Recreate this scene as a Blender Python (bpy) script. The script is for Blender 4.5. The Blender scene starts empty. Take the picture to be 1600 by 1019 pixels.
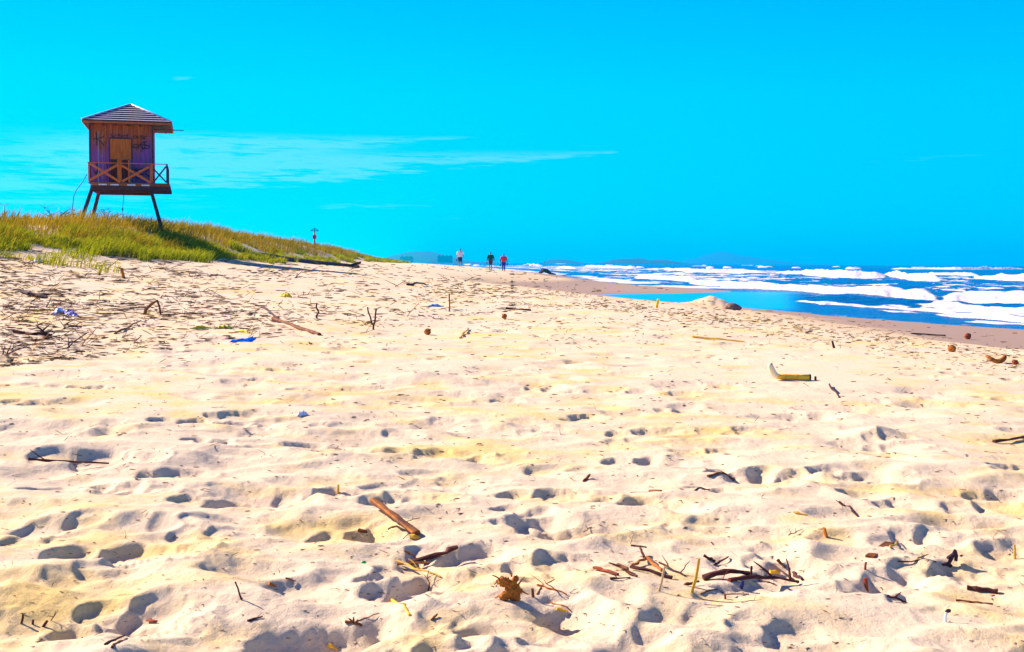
import bpy, bmesh, math, random
import numpy as np
from mathutils import Vector, Matrix

C = bpy.context.scene.collection
SC = bpy.context.scene
R = math.radians
rng = np.random.default_rng(7)
rnd = random.Random(11)

# ------------------------------------------------------------------ camera
F = 1931.0                       # focal length in photo pixels (1600 wide)
CAMZ = 2.0
cam = bpy.data.cameras.new("camera"); co = bpy.data.objects.new("camera", cam); C.objects.link(co)
cam.sensor_width = 36.0; cam.lens = 36.0 * F / 1600.0
cam.clip_start = 0.05; cam.clip_end = 60000.0
CM = Matrix.Translation((0, 0, CAMZ)) @ Matrix.Rotation(R(90 - 2.935), 4, 'X') @ Matrix.Rotation(R(0.33), 4, 'Z')
co.matrix_world = CM
SC.camera = co
SC.view_settings.view_transform = 'Standard'; SC.view_settings.look = 'None'
SC.view_settings.gamma = 1.0; SC.view_settings.use_curve_mapping = False
SC.view_settings.exposure = 1.03
SC.cycles.volume_bounces = 2
SC.cycles.max_bounces = 6

# ------------------------------------------------------------------ node helper
class NT:
    def __init__(s, tree): s.t = tree; s.n = tree.nodes; s.l = tree.links
    def new(s, typ, **kw):
        n = s.n.new(typ)
        for k, v in kw.items(): setattr(n, k, v)
        return n
    def put(s, sock, v):
        if isinstance(v, bpy.types.NodeSocket): s.l.new(v, sock)
        elif isinstance(v, (tuple, list)) and len(v) == 3 and sock.type == 'RGBA': sock.default_value = (*v, 1)
        else: sock.default_value = v
    def m(s, op, a, b=0.0, c=None, clamp=False):
        n = s.new('ShaderNodeMath', operation=op, use_clamp=clamp)
        s.put(n.inputs[0], a); s.put(n.inputs[1], b)
        if c is not None: s.put(n.inputs[2], c)
        return n.outputs[0]
    def ss(s, v, a, b, o0=0.0, o1=1.0):
        n = s.new('ShaderNodeMapRange', interpolation_type='SMOOTHSTEP')
        s.put(n.inputs[0], v); s.put(n.inputs[1], a); s.put(n.inputs[2], b); s.put(n.inputs[3], o0); s.put(n.inputs[4], o1)
        return n.outputs[0]
    def mix(s, f, a, b, mode='MIX'):
        n = s.new('ShaderNodeMix', data_type='RGBA', blend_type=mode)
        s.put(n.inputs[0], f); s.put(n.inputs[6], a); s.put(n.inputs[7], b)
        return n.outputs[2]
    def noise(s, vec, scale, detail=3.0, rough=0.55):
        n = s.new('ShaderNodeTexNoise')
        if vec is not None: s.put(n.inputs['Vector'], vec)
        n.inputs['Scale'].default_value = scale; n.inputs['Detail'].default_value = detail; n.inputs['Roughness'].default_value = rough
        return n.outputs[0]
    def mapping(s, vec, scale=(1, 1, 1), loc=(0, 0, 0)):
        n = s.new('ShaderNodeMapping'); s.put(n.inputs[0], vec)
        n.inputs['Scale'].default_value = scale; n.inputs['Location'].default_value = loc
        return n.outputs[0]
    def ramp(s, f, stops):
        n = s.new('ShaderNodeValToRGB'); e = n.color_ramp.elements
        while len(e) < len(stops): e.new(0.5)
        for k, (p, c) in enumerate(stops): e[k].position = p; e[k].color = (*c, 1)
        s.put(n.inputs[0], f); return n.outputs[0]
    def bump(s, h, strength, dist):
        n = s.new('ShaderNodeBump'); n.inputs['Strength'].default_value = strength; n.inputs['Distance'].default_value = dist
        s.put(n.inputs['Height'], h); return n.outputs[0]

# ------------------------------------------------------------------ sky and sun
SUN_EL = R(32); SUN_AZ = math.atan2(-0.87, 0.50)          # sun ahead of the camera, to the left
W = bpy.data.worlds.new("World"); SC.world = W; W.use_nodes = True
wt = NT(W.node_tree); wt.n.clear()
tc = wt.new('ShaderNodeTexCoord').outputs['Generated']
sep = wt.new('ShaderNodeSeparateXYZ'); wt.l.new(tc, sep.inputs[0])
dx, dy, dz = sep.outputs
el = wt.m('ARCSINE', dz)
az = wt.m('ARCTAN2', dx, dy)
sky = wt.new('ShaderNodeTexSky', sky_type='NISHITA'); sky.sun_disc = False
sky.sun_elevation = SUN_EL; sky.sun_rotation = SUN_AZ; sky.altitude = 0; sky.air_density = 1.0; sky.dust_density = 0.3; sky.ozone_density = 2.0
bw = wt.new('ShaderNodeRGBToBW'); wt.l.new(sky.outputs[0], bw.inputs[0])
lum = wt.m('MULTIPLY', wt.m('POWER', bw.outputs[0], 0.35), 1.0)
tint = wt.ramp(wt.m('DIVIDE', el, math.pi / 2, clamp=True), [
    (0.00, (0.0, 0.47, 1.15)), (0.04, (0.0, 0.46, 1.05)), (0.085, (0.0, 0.465, 0.97)), (0.15, (0.0, 0.355, 0.92)),
    (0.33, (0.055, 0.065, 0.39)), (1.0, (0.075, 0.058, 0.24))])
base = wt.mix(1.0, tint, lum, 'MULTIPLY')
def pxaz(px): return math.atan((px - 800) / F)
def pyel(py, px): return (410.5 + 0.0058 * (px - 800) - py) / F
azel = wt.new('ShaderNodeCombineXYZ'); wt.put(azel.inputs[0], az); wt.put(azel.inputs[1], el)
n1 = wt.noise(wt.mapping(azel.outputs[0], (11, 150, 1)), 1.0, 6.0, 0.6)
n2 = wt.noise(wt.mapping(azel.outputs[0], (45, 420, 1), (3, 1, 0)), 1.0, 5.0, 0.65)
nn = wt.m('ADD', wt.m('MULTIPLY', n1, 0.6), wt.m('MULTIPLY', n2, 0.4))
streaks = [  # px left, py left, px right tip, py right tip, half thickness px, strength
    (120, 240, 760, 216, 18, 1.0), (200, 272, 975, 239, 25, 1.1), (-200, 262, 640, 258, 60, 0.5),
    (505, 324, 680, 322, 6, 0.6), (690, 340, 830, 337, 4, 0.35), (1340, 262, 1600, 250, 7, 0.30), (270, 137, 312, 134, 3, 0.5), (-100, 318, 420, 330, 40, 0.30)]
cl = None
for (xa, ya, xb, yb, th, st) in streaks:
    a0, a1, e0, e1 = pxaz(xa), pxaz(xb), pyel(ya, xa), pyel(yb, xb)
    t = wt.m('DIVIDE', wt.m('SUBTRACT', az, a0), a1 - a0)
    rem = wt.m('POWER', wt.m('SUBTRACT', 1.0, t, clamp=True), 0.75)
    fade = wt.ss(t, -0.25, 0.25)
    thk = wt.m('ADD', wt.m('MULTIPLY', rem, th / F), 0.9 / F)
    d = wt.m('DIVIDE', wt.m('SUBTRACT', el, wt.m('ADD', wt.m('MULTIPLY', t, e1 - e0), e0)), thk)
    d = wt.m('ADD', d, wt.m('MULTIPLY', wt.m('SUBTRACT', wt.m('ADD', wt.m('MULTIPLY', n1, 0.6), wt.m('MULTIPLY', n2, 0.4)), 0.5), 5.0))
    g = wt.m('EXPONENT', wt.m('MULTIPLY', wt.m('MULTIPLY', d, d), -0.8))
    g = wt.m('MULTIPLY', wt.m('MULTIPLY', g, fade), st)
    g = wt.m('MULTIPLY', wt.m('MULTIPLY', g, wt.ss(t, 1.0, 0.97)), wt.ss(t, 1.1, 0.3, 0.45, 1.0))
    cl = g if cl is None else wt.m('ADD', cl, g)
# bank of white cloud just past the left edge
lf = wt.m('MULTIPLY', wt.ss(wt.m('ADD', az, wt.m('MULTIPLY', nn, 0.02)), pxaz(26), pxaz(-14)), wt.ss(el, pyel(40, 0), pyel(110, 0)))
cl = wt.m('ADD', cl, wt.m('MULTIPLY', lf, 1.0))
cl = wt.ss(wt.m('MULTIPLY', cl, wt.ss(nn, 0.36, 0.60, 0.10, 1.25)), 0.12, 1.0)
col = wt.mix(wt.m('MULTIPLY', cl, 0.42, clamp=True), base, wt.mix(1.0, (0.22, 0.56, 1.05), lum, 'MULTIPLY'))
bg = wt.new('ShaderNodeBackground'); wt.l.new(col, bg.inputs[0]); bg.inputs[1].default_value = 0.40
out = wt.new('ShaderNodeOutputWorld'); wt.l.new(bg.outputs[0], out.inputs[0])

sl = bpy.data.lights.new("sun", 'SUN'); sl.energy = 5.0; sl.angle = R(0.5); sl.color = (1.0, 0.80, 0.67)
so = bpy.data.objects.new("sun", sl); C.objects.link(so)
sd = Vector((math.sin(SUN_AZ) * math.cos(SUN_EL), math.cos(SUN_AZ) * math.cos(SUN_EL), math.sin(SUN_EL)))
so.rotation_euler = (-sd).to_track_quat('-Z', 'Y').to_euler()
so.location = (-30, 20, 40)

# ------------------------------------------------------------------ numeric helpers
def hor(px): return 410.5 + 0.0058 * (px - 800)
def sstep(a, b, x):
    t = np.clip((x - a) / (b - a), 0, 1); return t * t * (3 - 2 * t)
_lat = {}
def vnoise(x, y, seed=0):
    """smooth lattice noise, -1..1"""
    if seed not in _lat: _lat[seed] = np.random.default_rng(1000 + seed).uniform(-1, 1, (256, 256))
    L = _lat[seed]
    xi = np.floor(x).astype(np.int64); yi = np.floor(y).astype(np.int64)
    fx = x - xi; fy = y - yi
    fx = fx * fx * fx * (fx * (fx * 6 - 15) + 10); fy = fy * fy * fy * (fy * (fy * 6 - 15) + 10)
    a = L[xi & 255, yi & 255]; b = L[(xi + 1) & 255, yi & 255]; c = L[xi & 255, (yi + 1) & 255]; d = L[(xi + 1) & 255, (yi + 1) & 255]
    return (a * (1 - fx) + b * fx) * (1 - fy) + (c * (1 - fx) + d * fx) * fy
def fbm(x, y, o=4, seed=0):
    s = 0; a = 1.0; t = 0
    for k in range(o):
        s = s + a * vnoise(x * 2 ** k + 17 * k, y * 2 ** k - 9 * k, seed + k); t += a; a *= 0.5
    return s / t
def pchip(xk, yk, x):
    xk = np.asarray(xk, float); yk = np.asarray(yk, float)
    h = np.diff(xk); dl = np.diff(yk) / h
    m = np.zeros(len(xk)); m[0] = dl[0]; m[-1] = dl[-1]
    same = dl[:-1] * dl[1:] > 0
    w1 = 2 * h[1:] + h[:-1]; w2 = h[1:] + 2 * h[:-1]
    with np.errstate(divide='ignore', invalid='ignore'):
        mm = (w1 + w2) / (w1 / dl[:-1] + w2 / dl[1:])
    m[1:-1] = np.where(same, mm, 0)
    i = np.clip(np.searchsorted(xk, x) - 1, 0, len(h) - 1)
    t = np.clip((x - xk[i]) / h[i], 0, 1)
    return (yk[i] * (1 + 2 * t) * (1 - t) ** 2 + h[i] * m[i] * t * (1 - t) ** 2 + yk[i + 1] * t * t * (3 - 2 * t) + h[i] * m[i + 1] * t * t * (t - 1))

# ------------------------------------------------------------------ the shape of the beach
ST = np.array([  # Y, crest X, crest z, foot X, foot z, mid z, berm X, berm z, wet top X, shore X
    (-40, -15.0, 3.0, -10.0, 1.70, 1.22, 9.5, 1.05, 15.0, 36.0),
    (0,   -15.0, 3.0, -10.0, 1.70, 1.22, 8.0, 1.08, 13.0, 29.0),
    (10,  -15.0, 3.0, -10.0, 1.75, 1.25, 6.3, 1.05, 11.0, 26.0),
    (20,  -15.0, 2.72,  -9.8, 1.85, 1.36, 5.6, 0.98, 9.4, 22.0),
    (30,  -14.6, 2.82,  -9.0, 1.92, 1.46, 4.4, 0.95, 9.4, 18.8),
    (38.6, -14.4, 3.08, -9.2, 1.95, 1.50, 3.2, 0.92, 9.0, 16.0),
    (44,  -14.6, 3.24, -9.6, 1.95, 1.52, 1.8, 0.92, 7.6, 13.6),
    (54,  -15.2, 3.40, -10.4, 1.95, 1.53, 0.2, 0.92, 5.2, 11.0),
    (64,  -15.8, 3.42, -11.0, 1.95, 1.52, -1.4, 0.92, 3.6, 6.9),
    (72,  -16.2, 3.42, -11.3, 1.95, 1.52, -2.6, 0.92, 1.4, 4.9),
    (78,  -16.5, 3.40, -11.6, 1.95, 1.52, -3.2, 0.92, -0.6, 5.6),
    (84,  -16.8, 3.36, -11.8, 1.95, 1.52, -3.5, 0.92, -1.5, 12.0),
    (90,  -17.0, 3.32, -12.0, 1.95, 1.52, -3.4, 0.93, -1.0, 15.8),
    (99,  -17.3, 3.28, -12.3, 1.95, 1.62, -1.6, 1.02, 4.0, 15.2),
    (110, -17.6, 3.20, -12.6, 1.96, 1.68, 0.4, 1.05, 6.4, 11.6),
    (130, -18.3, 2.98, -13.6, 1.95, 1.66, 0.2, 1.03, 5.4, 10.0),
    (150, -19.0, 2.70, -14.5, 1.90, 1.58, -1.2, 1.00, 4.4, 9.0),
    (200, -19.5, 2.08, -16.2, 1.80, 1.50, -4.0, 1.00, 3.0, 7.2),
    (250, -24.0, 1.78, -20.0, 1.66, 1.45, -8.0, 1.00, 0.0, 4.5),
    (480, -52.0, 1.80, -46.0, 1.66, 1.40, -27.0, 1.00, -21.0, -15.0),
    (1000, -97.0, 1.80, -91.0, 1.66, 1.40, -74.0, 1.00, -67.0, -60.0),
    (3000, -290.0, 1.80, -284.0, 1.66, 1.40, -267.0, 1.00, -259.0, -250.0),
    (16000, -1240., 1.80, -1234., 1.66, 1.40, -1217., 1.00, -1209., -1200.)])
Yr = np.concatenate([np.linspace(-40, 1.9, 40), 2.0 * np.exp(np.arange(0, math.log(7 / 2.0), 0.0036)), 7.03 * np.exp(np.arange(0, math.log(220 / 7.03), 0.0056)), 222 * np.exp(np.linspace(0, math.log(16000 / 222.0), 70))])
NR = len(Yr); NC = 1300
Uc = np.linspace(-1, 1, NC); Gc = Uc + 5.0 * Uc ** 9
def Wd(Y): return 0.36 * np.maximum(Y, 0) + 2.0 + np.maximum(-Y, 0) * 0.3
SV = np.stack([pchip(ST[:, 0], ST[:, k], Yr) for k in range(1, 10)], 1)
def stat(Y, k): return np.interp(Y, Yr, SV[:, k])     # 0 crestX 1 crestz 2 footX ...
GX = np.zeros((NR, NC)); GZ = np.zeros((NR, NC))
for r in range(NR):
    xc, zc, xf, zf, zm, xb, zb, xw, xs = SV[r]
    xs = max(xs, xw + 1.0)
    xm = xf + 0.45 * (xb - xf)
    X = Wd(Yr[r]) * Gc
    GX[r] = X
    jit = 0.35 * vnoise(np.full(NC, Yr[r] * 0.25), X * 0.0, 40) if Yr[r] < 400 else 0
    GZ[r] = pchip([-40000, xc - 60, xc - 9, xc, xf, xm, xb, xw, xs, xs + 7, xs + 60, 40000],
                  [1.5, 1.6, min(zc - 0.3, 2.6) if zc > 2 else zc - 0.05, zc, zf, zm, zb, 0.42, 0.0, -0.55, -3.0, -4.0], X + jit)
GY = np.repeat(Yr[:, None], NC, 1)
BASE = GZ.copy()
dry = sstep(0.40, 0.85, BASE) * (GY < 260)
near = 1 - sstep(14, 60, GY)
dune = sstep(2.0, 2.6, BASE)
DET = np.zeros_like(GZ)
DET += dry * 0.045 * fbm(GX * 0.35, GY * 0.28, 3, 1) * (1 - 0.6 * sstep(60, 110, GY))
DET += dry * near * 0.010 * (1 - 0.4 * (GY < 8)) * fbm(GX * 1.7, GY * 1.5, 3, 5)
DET += dry * sstep(5, 10, GY) * (1 - sstep(35, 60, GY)) * 0.036 * fbm(GX * 0.55 + 0.2 * GY, GY * 0.95, 4, 17)
DET += dry * (1 - sstep(12, 30, GY)) * 0.022 * fbm(GX * 0.9 + 0.3 * GY, GY * 2.3, 4, 13)
DET += dry * (1 - sstep(6, 18, GY)) * (0.004 * fbm(GX * 9, GY * 7, 4, 9) + 0.007 * (1 - np.abs(fbm(GX * 2.2 + 0.6 * GY, GY * 4.2, 3, 11)) * 2))
DET += dry * sstep(10, 25, GY) * (1 - sstep(60, 120, GY)) * 0.035 * fbm(GX * 1.1, GY * 0.8, 3, 15)
DET += dune * 0.12 * fbm(GX * 0.35, GY * 0.22, 3, 21)

def window(x, y, rad):
    r0, r1 = np.searchsorted(Yr, [y - rad, y + rad])
    w0, w1 = Wd(max(y - rad, 0)), Wd(y + rad)
    gl = min((x - rad) / w0, (x - rad) / w1); gr = max((x + rad) / w0, (x + rad) / w1)
    c0, c1 = np.searchsorted(Gc, [gl, gr])
    return slice(max(r0 - 1, 0), min(r1 + 1, NR)), slice(max(c0 - 1, 0), min(c1 + 1, NC))
def pit(x, y, a, b, ang, depth, sharp=2.0, rim=0.35, skew=0.0, lump=0.0, rw=0.22):
    """hollow trodden into the sand: a/b half lengths, sharp = steepness of its wall"""
    w = window(x, y, 2.2 * max(a, b))
    px = GX[w] - x; py = GY[w] - y
    c, s = math.cos(ang), math.sin(ang)
    u = (px * c + py * s) / a; v = (-px * s + py * c) / b
    if lump:
        n = fbm(GX[w] * 9 + x * 3, GY[w] * 8, 4, 31) * lump * 3.2; u = u + n; v = v + n * 0.7
    v = v * (1 + 0.18 * np.sin(u * 3.0))
    q = np.sqrt(u * u + v * v)
    sunny = (px * -0.87 + py * 0.5) / max(a, b)
    bowl = 1 - sstep(0, 1, q ** (1.3 + (sharp - 1.3) * sstep(-0.4, 0.5, sunny)))
    ridge = np.exp(-((q - 1.13) / rw) ** 2) * (1 + 0.6 * u)
    if rw < 0.2: ridge = ridge * (1 + 0.6 * fbm(GX[w] * 45, GY[w] * 38, 2, 33))
    DET[w] += dry[w] * depth * (-(bowl * (1 + skew * u)) + rim * np.clip(ridge, 0, 2))
def foot(x, y, ang, depth=0.045, size=1.0, tread=False):
    L = 0.145 * size
    c, s = math.cos(ang), math.sin(ang)
    lee = -1.0 if c > 0 else 1.0                       # the wall towards the sun stays steep
    pit(x + c * L * 0.30, y + s * L * 0.30, L * 0.85, L * 0.72, ang, depth, 4.5, 0.13, 0.40 * lee, 0.10, 0.15)
    pit(x - c * L * 0.62, y - s * L * 0.62, L * 0.58, L * 0.56, ang, depth * 0.7, 4.0, 0.10, 0.40 * lee, 0.10, 0.15)
    if tread:
        w = window(x, y, L * 1.2)
        px = GX[w] - x; py = GY[w] - y
        u = px * c + py * s; v = -px * s + py * c
        m = (1 - sstep(0.7, 1.0, np.sqrt((u / (L * 1.1)) ** 2 + (v / (L * 0.5)) ** 2)))
        DET[w] += m * 0.0016 * np.sin(u * 330)
def flat(px, py, z):
    d = (CM.to_3x3() @ Vector(((px - 800) / F, (509.5 - py) / F, -1)))
    t = (z - CAMZ) / d.z
    return d.x * t, d.y * t
# trodden hollows everywhere on the dry sand
for k in range(800):
    y = 2.2 * math.exp(rnd.random() * math.log(48 / 2.2)) if k % 5 else rnd.uniform(2, 14)
    x = rnd.uniform(-0.46, 0.46) * (y + 0.6)
    a = rnd.uniform(0.11, 0.40) * (1 + y * 0.012); b = a * rnd.uniform(0.45, 0.8)
    pit(x, y, a, b, rnd.gauss(0.1, 0.8), rnd.uniform(0.004, 0.015) * (1 + min(y, 25) * 0.06), rnd.uniform(1.6, 2.6), rnd.uniform(0.08, 0.22), rnd.uniform(-0.4, 0.4), rnd.choice((0.04, 0.1)))
for k in range(170):
    y = 2.3 * math.exp(rnd.random() * math.log(20 / 2.3)); x = rnd.uniform(-0.45, 0.45) * (y + 0.6)
    foot(x, y, rnd.gauss(0.2, 0.7) + rnd.choice((0, math.pi)), rnd.uniform(0.008, 0.020) * (1 + y * 0.04))
# prints one can pick out in the foreground
for (px, py, ang, dep, sz, tr) in [
    (205, 842, 0.25, 0.065, 1.35, 1), (222, 918, 0.05, 0.050, 1.0, 0), (200, 944, 0.35, 0.060, 1.05, 1), (470, 965, 0.7, 0.075, 1.5, 0), (560, 803, 0.1, 0.055, 0.9, 0),
    (668, 868, 0.1, 0.065, 1.1, 0), (735, 830, -0.2, 0.06, 1.1, 0), (880, 848, 0.3, 0.055, 1.0, 0), (350, 763, 0.1, 0.05, 1.1, 0), (150, 706, 0.1, 0.06, 1.6, 0),
    (185, 748, -0.6, 0.05, 1.0, 0), (335, 682, -0.5, 0.05, 1.0, 0), (295, 656, 0.05, 0.05, 1.2, 0), (150, 612, 0, 0.05, 1.2, 0), (680, 690, 0, 0.055, 1.5, 0),
    (738, 693, -0.2, 0.05, 0.9, 0), (1022, 698, 0, 0.06, 1.3, 0), (1015, 656, 0.2, 0.055, 1.3, 0), (870, 748, 0.1, 0.06, 1.3, 0), (1232, 720, -0.8, 0.055, 1.1, 0),
    (1350, 718, -0.5, 0.06, 1.3, 0), (1165, 718, -0.8, 0.055, 1.1, 0), (1072, 627, 0, 0.05, 1.1, 0), (925, 600, 0, 0.05, 1.1, 0), (862, 594, 0, 0.05, 1.1, 0),
    (1000, 757, -0.4, 0.05, 1.1, 0), (855, 798, -0.7, 0.055, 1.2, 0), (520, 748, 0.3, 0.055, 1.3, 0), (690, 986, 0.1, 0.045, 0.9, 0), (782, 985, 0.1, 0.04, 0.6, 0),
    (1500, 850, -0.1, 0.05, 1.2, 0), (1560, 760, 0.1, 0.05, 1.2, 0), (1575, 735, 0.2, 0.05, 1.0, 0), (460, 575, 0, 0.045, 1.2, 0), (465, 605, 0, 0.045, 1.2, 0)]:
    x, y = flat(px, py, 1.22); foot(x, y, ang, dep * 0.50, sz, tr)
for (px, py, a, b, ang, dep) in [
    (1230, 965, 0.17, 0.09, -0.2, 0.045), (1350, 960, 0.14, 0.08, 0.0, 0.04), (230, 803, 0.14, 0.10, 0.0, 0.045), (395, 862, 0.15, 0.11, 0.2, 0.04), (1330, 777, 0.18, 0.10, 0.1, 0.05),
    (1330, 830, 0.14, 0.08, 0, 0.04), (1150, 820, 0.20, 0.13, 0, 0.045), (900, 790, 0.20, 0.14, -0.3, 0.05), (1540, 960, 0.18, 0.10, 0, 0.045), (920, 940, 0.22, 0.14, -0.6, 0.05),
    (60, 990, 0.15, 0.08, 0, 0.04), (700, 780, 0.20, 0.12, 0, 0.045), (1080, 965, 0.2, 0.14, 0.5, 0.045), (1520, 790, 0.2, 0.11, 0, 0.05), (400, 700, 0.28, 0.15, 0, 0.05)]:
    x, y = flat(px, py, 1.22); pit(x, y, a, b, ang, dep * 0.45, 2.2, 0.25, -0.2, 0.04)
def mound(x, y, a, b, h, ang=0.0, p=1.6):
    w = window(x, y, 2.5 * max(a, b))
    px = GX[w] - x; py = GY[w] - y; c, s = math.cos(ang), math.sin(ang)
    q = np.sqrt(((px * c + py * s) / a) ** 2 + ((-px * s + py * c) / b) ** 2)
    n = 1 + 0.25 * fbm(GX[w] * 5, GY[w] * 4, 3, 44)
    DET[w] += h * np.exp(-(q * n) ** p)
hi = DET > 0
DET = np.where((GY < 60) & hi, 0.016 * np.tanh(DET / 0.016), DET)
x, y = flat(1375, 667, 1.2); mound(x, y, 0.13, 0.13, 0.06)
x, y = flat(665, 580, 1.25); mound(x, y, 0.30, 0.2, 0.06)
mx, my = flat(1108, 484, 0.62); mound(mx, my, 0.52, 0.8, 0.34, 0.0, 1.3); mound(mx + 0.35, my - 0.2, 0.22, 0.3, 0.12, 0.0, 1.3)
GZ = BASE + DET

def mesh_from(name, V, Q, smooth=True):
    me = bpy.data.meshes.new(name)
    V = np.asarray(V, np.float32).reshape(-1, 3); Q = np.asarray(Q, np.int32)
    k = Q.shape[1]
    me.vertices.add(len(V)); me.vertices.foreach_set('co', V.ravel())
    me.loops.add(Q.size); me.loops.foreach_set('vertex_index', Q.ravel())
    me.polygons.add(len(Q)); me.polygons.foreach_set('loop_start', np.arange(0, Q.size, k, dtype=np.int32))
    me.polygons.foreach_set('use_smooth', np.full(len(Q), smooth))
    me.update(calc_edges=True); me.validate()
    return me
def grid_quads(nr, nc):
    i = (np.arange(nr - 1)[:, None] * nc + np.arange(nc - 1)[None, :]).ravel()
    return np.stack([i, i + 1, i + nc + 1, i + nc], 1)
def gz(x, y):
    """height of the sand at x, y"""
    r = np.interp(y, Yr, np.arange(NR)); r0 = min(int(r), NR - 2); fr = r - r0
    z = []
    for q in (r0, r0 + 1): z.append(np.interp(x / Wd(Yr[q]), Gc, GZ[q]))
    return float(z[0] * (1 - fr) + z[1] * fr)
def at(px, py):
    """where the ray through photo pixel px, py meets the sand"""
    d = CM.to_3x3() @ Vector(((px - 800) / F, (509.5 - py) / F, -1)); d /= d.y
    y = 1.9
    if d.z < 0 and not (px < 360 and py < 440): y = max(y, (1.72 - CAMZ) / d.z * (0.45 if py < 560 else 0.95))
    prev = y
    while y < 400:
        if CAMZ + d.z * y < gz(d.x * y, y):
            for _ in range(14):
                m = (prev + y) / 2
                if CAMZ + d.z * m < gz(d.x * m, m): y = m
                else: prev = m
            break
        prev = y; y *= 1.005
    return Vector((d.x * y, y, gz(d.x * y, y)))

# ------------------------------------------------------------------ materials
def mat(name):
    m = bpy.data.materials.new(name); m.use_nodes = True
    t = NT(m.node_tree); t.n.clear()
    p = t.new('ShaderNodeBsdfPrincipled'); o = t.new('ShaderNodeOutputMaterial'); t.l.new(p.outputs[0], o.inputs[0])
    return m, t, p, o
def simple(name, c1, c2=None, rough=0.7, scale=8.0, stretch=(1, 1, 1), bump=0.3, bdist=0.004, island=0.0, spec=0.3):
    m, t, p, o = mat(name)
    c2 = c2 or tuple(x * 0.6 for x in c1)
    v = t.mapping(t.new('ShaderNodeTexCoord').outputs['Object'], stretch)
    n = t.noise(v, scale, 5, 0.6)
    f = t.ss(n, 0.32, 0.68)
    if island:
        r = t.new('ShaderNodeNewGeometry').outputs['Random Per Island']
        f = t.m('ADD', t.m('MULTIPLY', f, 1 - island), t.m('MULTIPLY', r, island))
    t.put(p.inputs['Base Color'], t.mix(f, c1, c2))
    p.inputs['Roughness'].default_value = rough; p.inputs['Specular IOR Level'].default_value = spec
    if bump: t.put(p.inputs['Normal'], t.bump(t.noise(v, scale * 3, 4, 0.6), bump, bdist))
    return m

# sand
m_sand, t, p, o = mat('sand')
geo = t.new('ShaderNodeNewGeometry').outputs['Position']
sx = t.new('ShaderNodeSeparateXYZ'); t.l.new(geo, sx.inputs[0])
n_big = t.noise(t.mapping(geo, (0.8, 0.9, 0.2)), 1.0, 4)
n_mid = t.noise(t.mapping(geo, (3.0, 3.5, 1.0), (5, 0, 0)), 1.0, 4, 0.6)
n_fin = t.noise(geo, 160.0, 3, 0.7)
yel = t.ss(t.m('ADD', t.m('MULTIPLY', n_big, 0.45), t.m('MULTIPLY', n_mid, 0.55)), 0.46, 0.66)
c = t.mix(yel, (0.79, 0.660, 0.460), (0.82, 0.61, 0.22))
c = t.mix(t.ss(n_fin, 0.60, 0.80), c, (0.52, 0.41, 0.30))
wet = t.ss(t.m('ADD', sx.outputs[2], t.m('MULTIPLY', t.m('SUBTRACT', n_big, 0.5), 0.35)), 0.62, 0.40)
damp = t.ss(t.m('ADD', sx.outputs[2], t.m('MULTIPLY', t.m('SUBTRACT', n_mid, 0.5), 0.5)), 1.2, 0.75)
c = t.mix(t.m('MULTIPLY', damp, 0.6), c, (0.68, 0.50, 0.27))
c = t.mix(wet, c, (0.42, 0.290, 0.195))
t.put(p.inputs['Base Color'], c)
t.put(p.inputs['Roughness'], t.m('MULTIPLY_ADD', wet, -0.30, 0.95)); p.inputs['Specular IOR Level'].default_value = 0.25
hb = t.m('ADD', t.m('MULTIPLY', t.noise(geo, 26.0, 7, 0.72), 1.0), t.m('MULTIPLY', t.noise(geo, 240.0, 2, 0.7), 0.12))
bn = t.new('ShaderNodeBump'); t.put(bn.inputs['Strength'], t.m('MULTIPLY_ADD', wet, -0.6, 0.70)); bn.inputs['Distance'].default_value = 0.012
t.put(bn.inputs['Height'], hb); t.put(p.inputs['Normal'], bn.outputs[0])

ground = bpy.data.objects.new('beach_sand', mesh_from('beach_sand', np.stack([GX, GY, GZ], 2), grid_quads(NR, NC)))
ground['kind'] = 'structure'; C.objects.link(ground); ground.data.materials.append(m_sand)

# ------------------------------------------------------------------ the sea
SY = np.concatenate([np.linspace(14, 29.8, 30), 30 * np.exp(np.arange(0, math.log(700 / 30.0), 0.0048)), 700 * np.exp(np.linspace(0.01, math.log(16000 / 700.0), 60))])
SA = np.concatenate([np.linspace(-2.5, -0.20, 40)[:-1], np.linspace(-0.20, 0.50, 760), np.linspace(0.50, 2.5, 40)[1:]])
YY, AA = np.meshgrid(SY, SA, indexing='ij'); XX = YY * AA
PX = 800 + AA * F
HZ = 0.0 * XX; FO = 0.0 * XX
offs = XX - np.interp(YY, Yr, SV[:, 8])                     # how far out from the shoreline
out_ = sstep(1.5, 14, offs)
swell = 0.16 * np.sin(offs * 0.42 + 1.3 * vnoise(XX * 0.03, YY * 0.012, 60) * 3) * np.exp(-YY / 900.)
chop = 0.10 * fbm(XX * 0.45, YY * 0.20, 4, 61) + 0.05 * fbm(XX * 1.5, YY * 0.7, 3, 66)
HZ += out_ * (swell + chop * np.exp(-YY / 500.) * 1.4)
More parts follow.
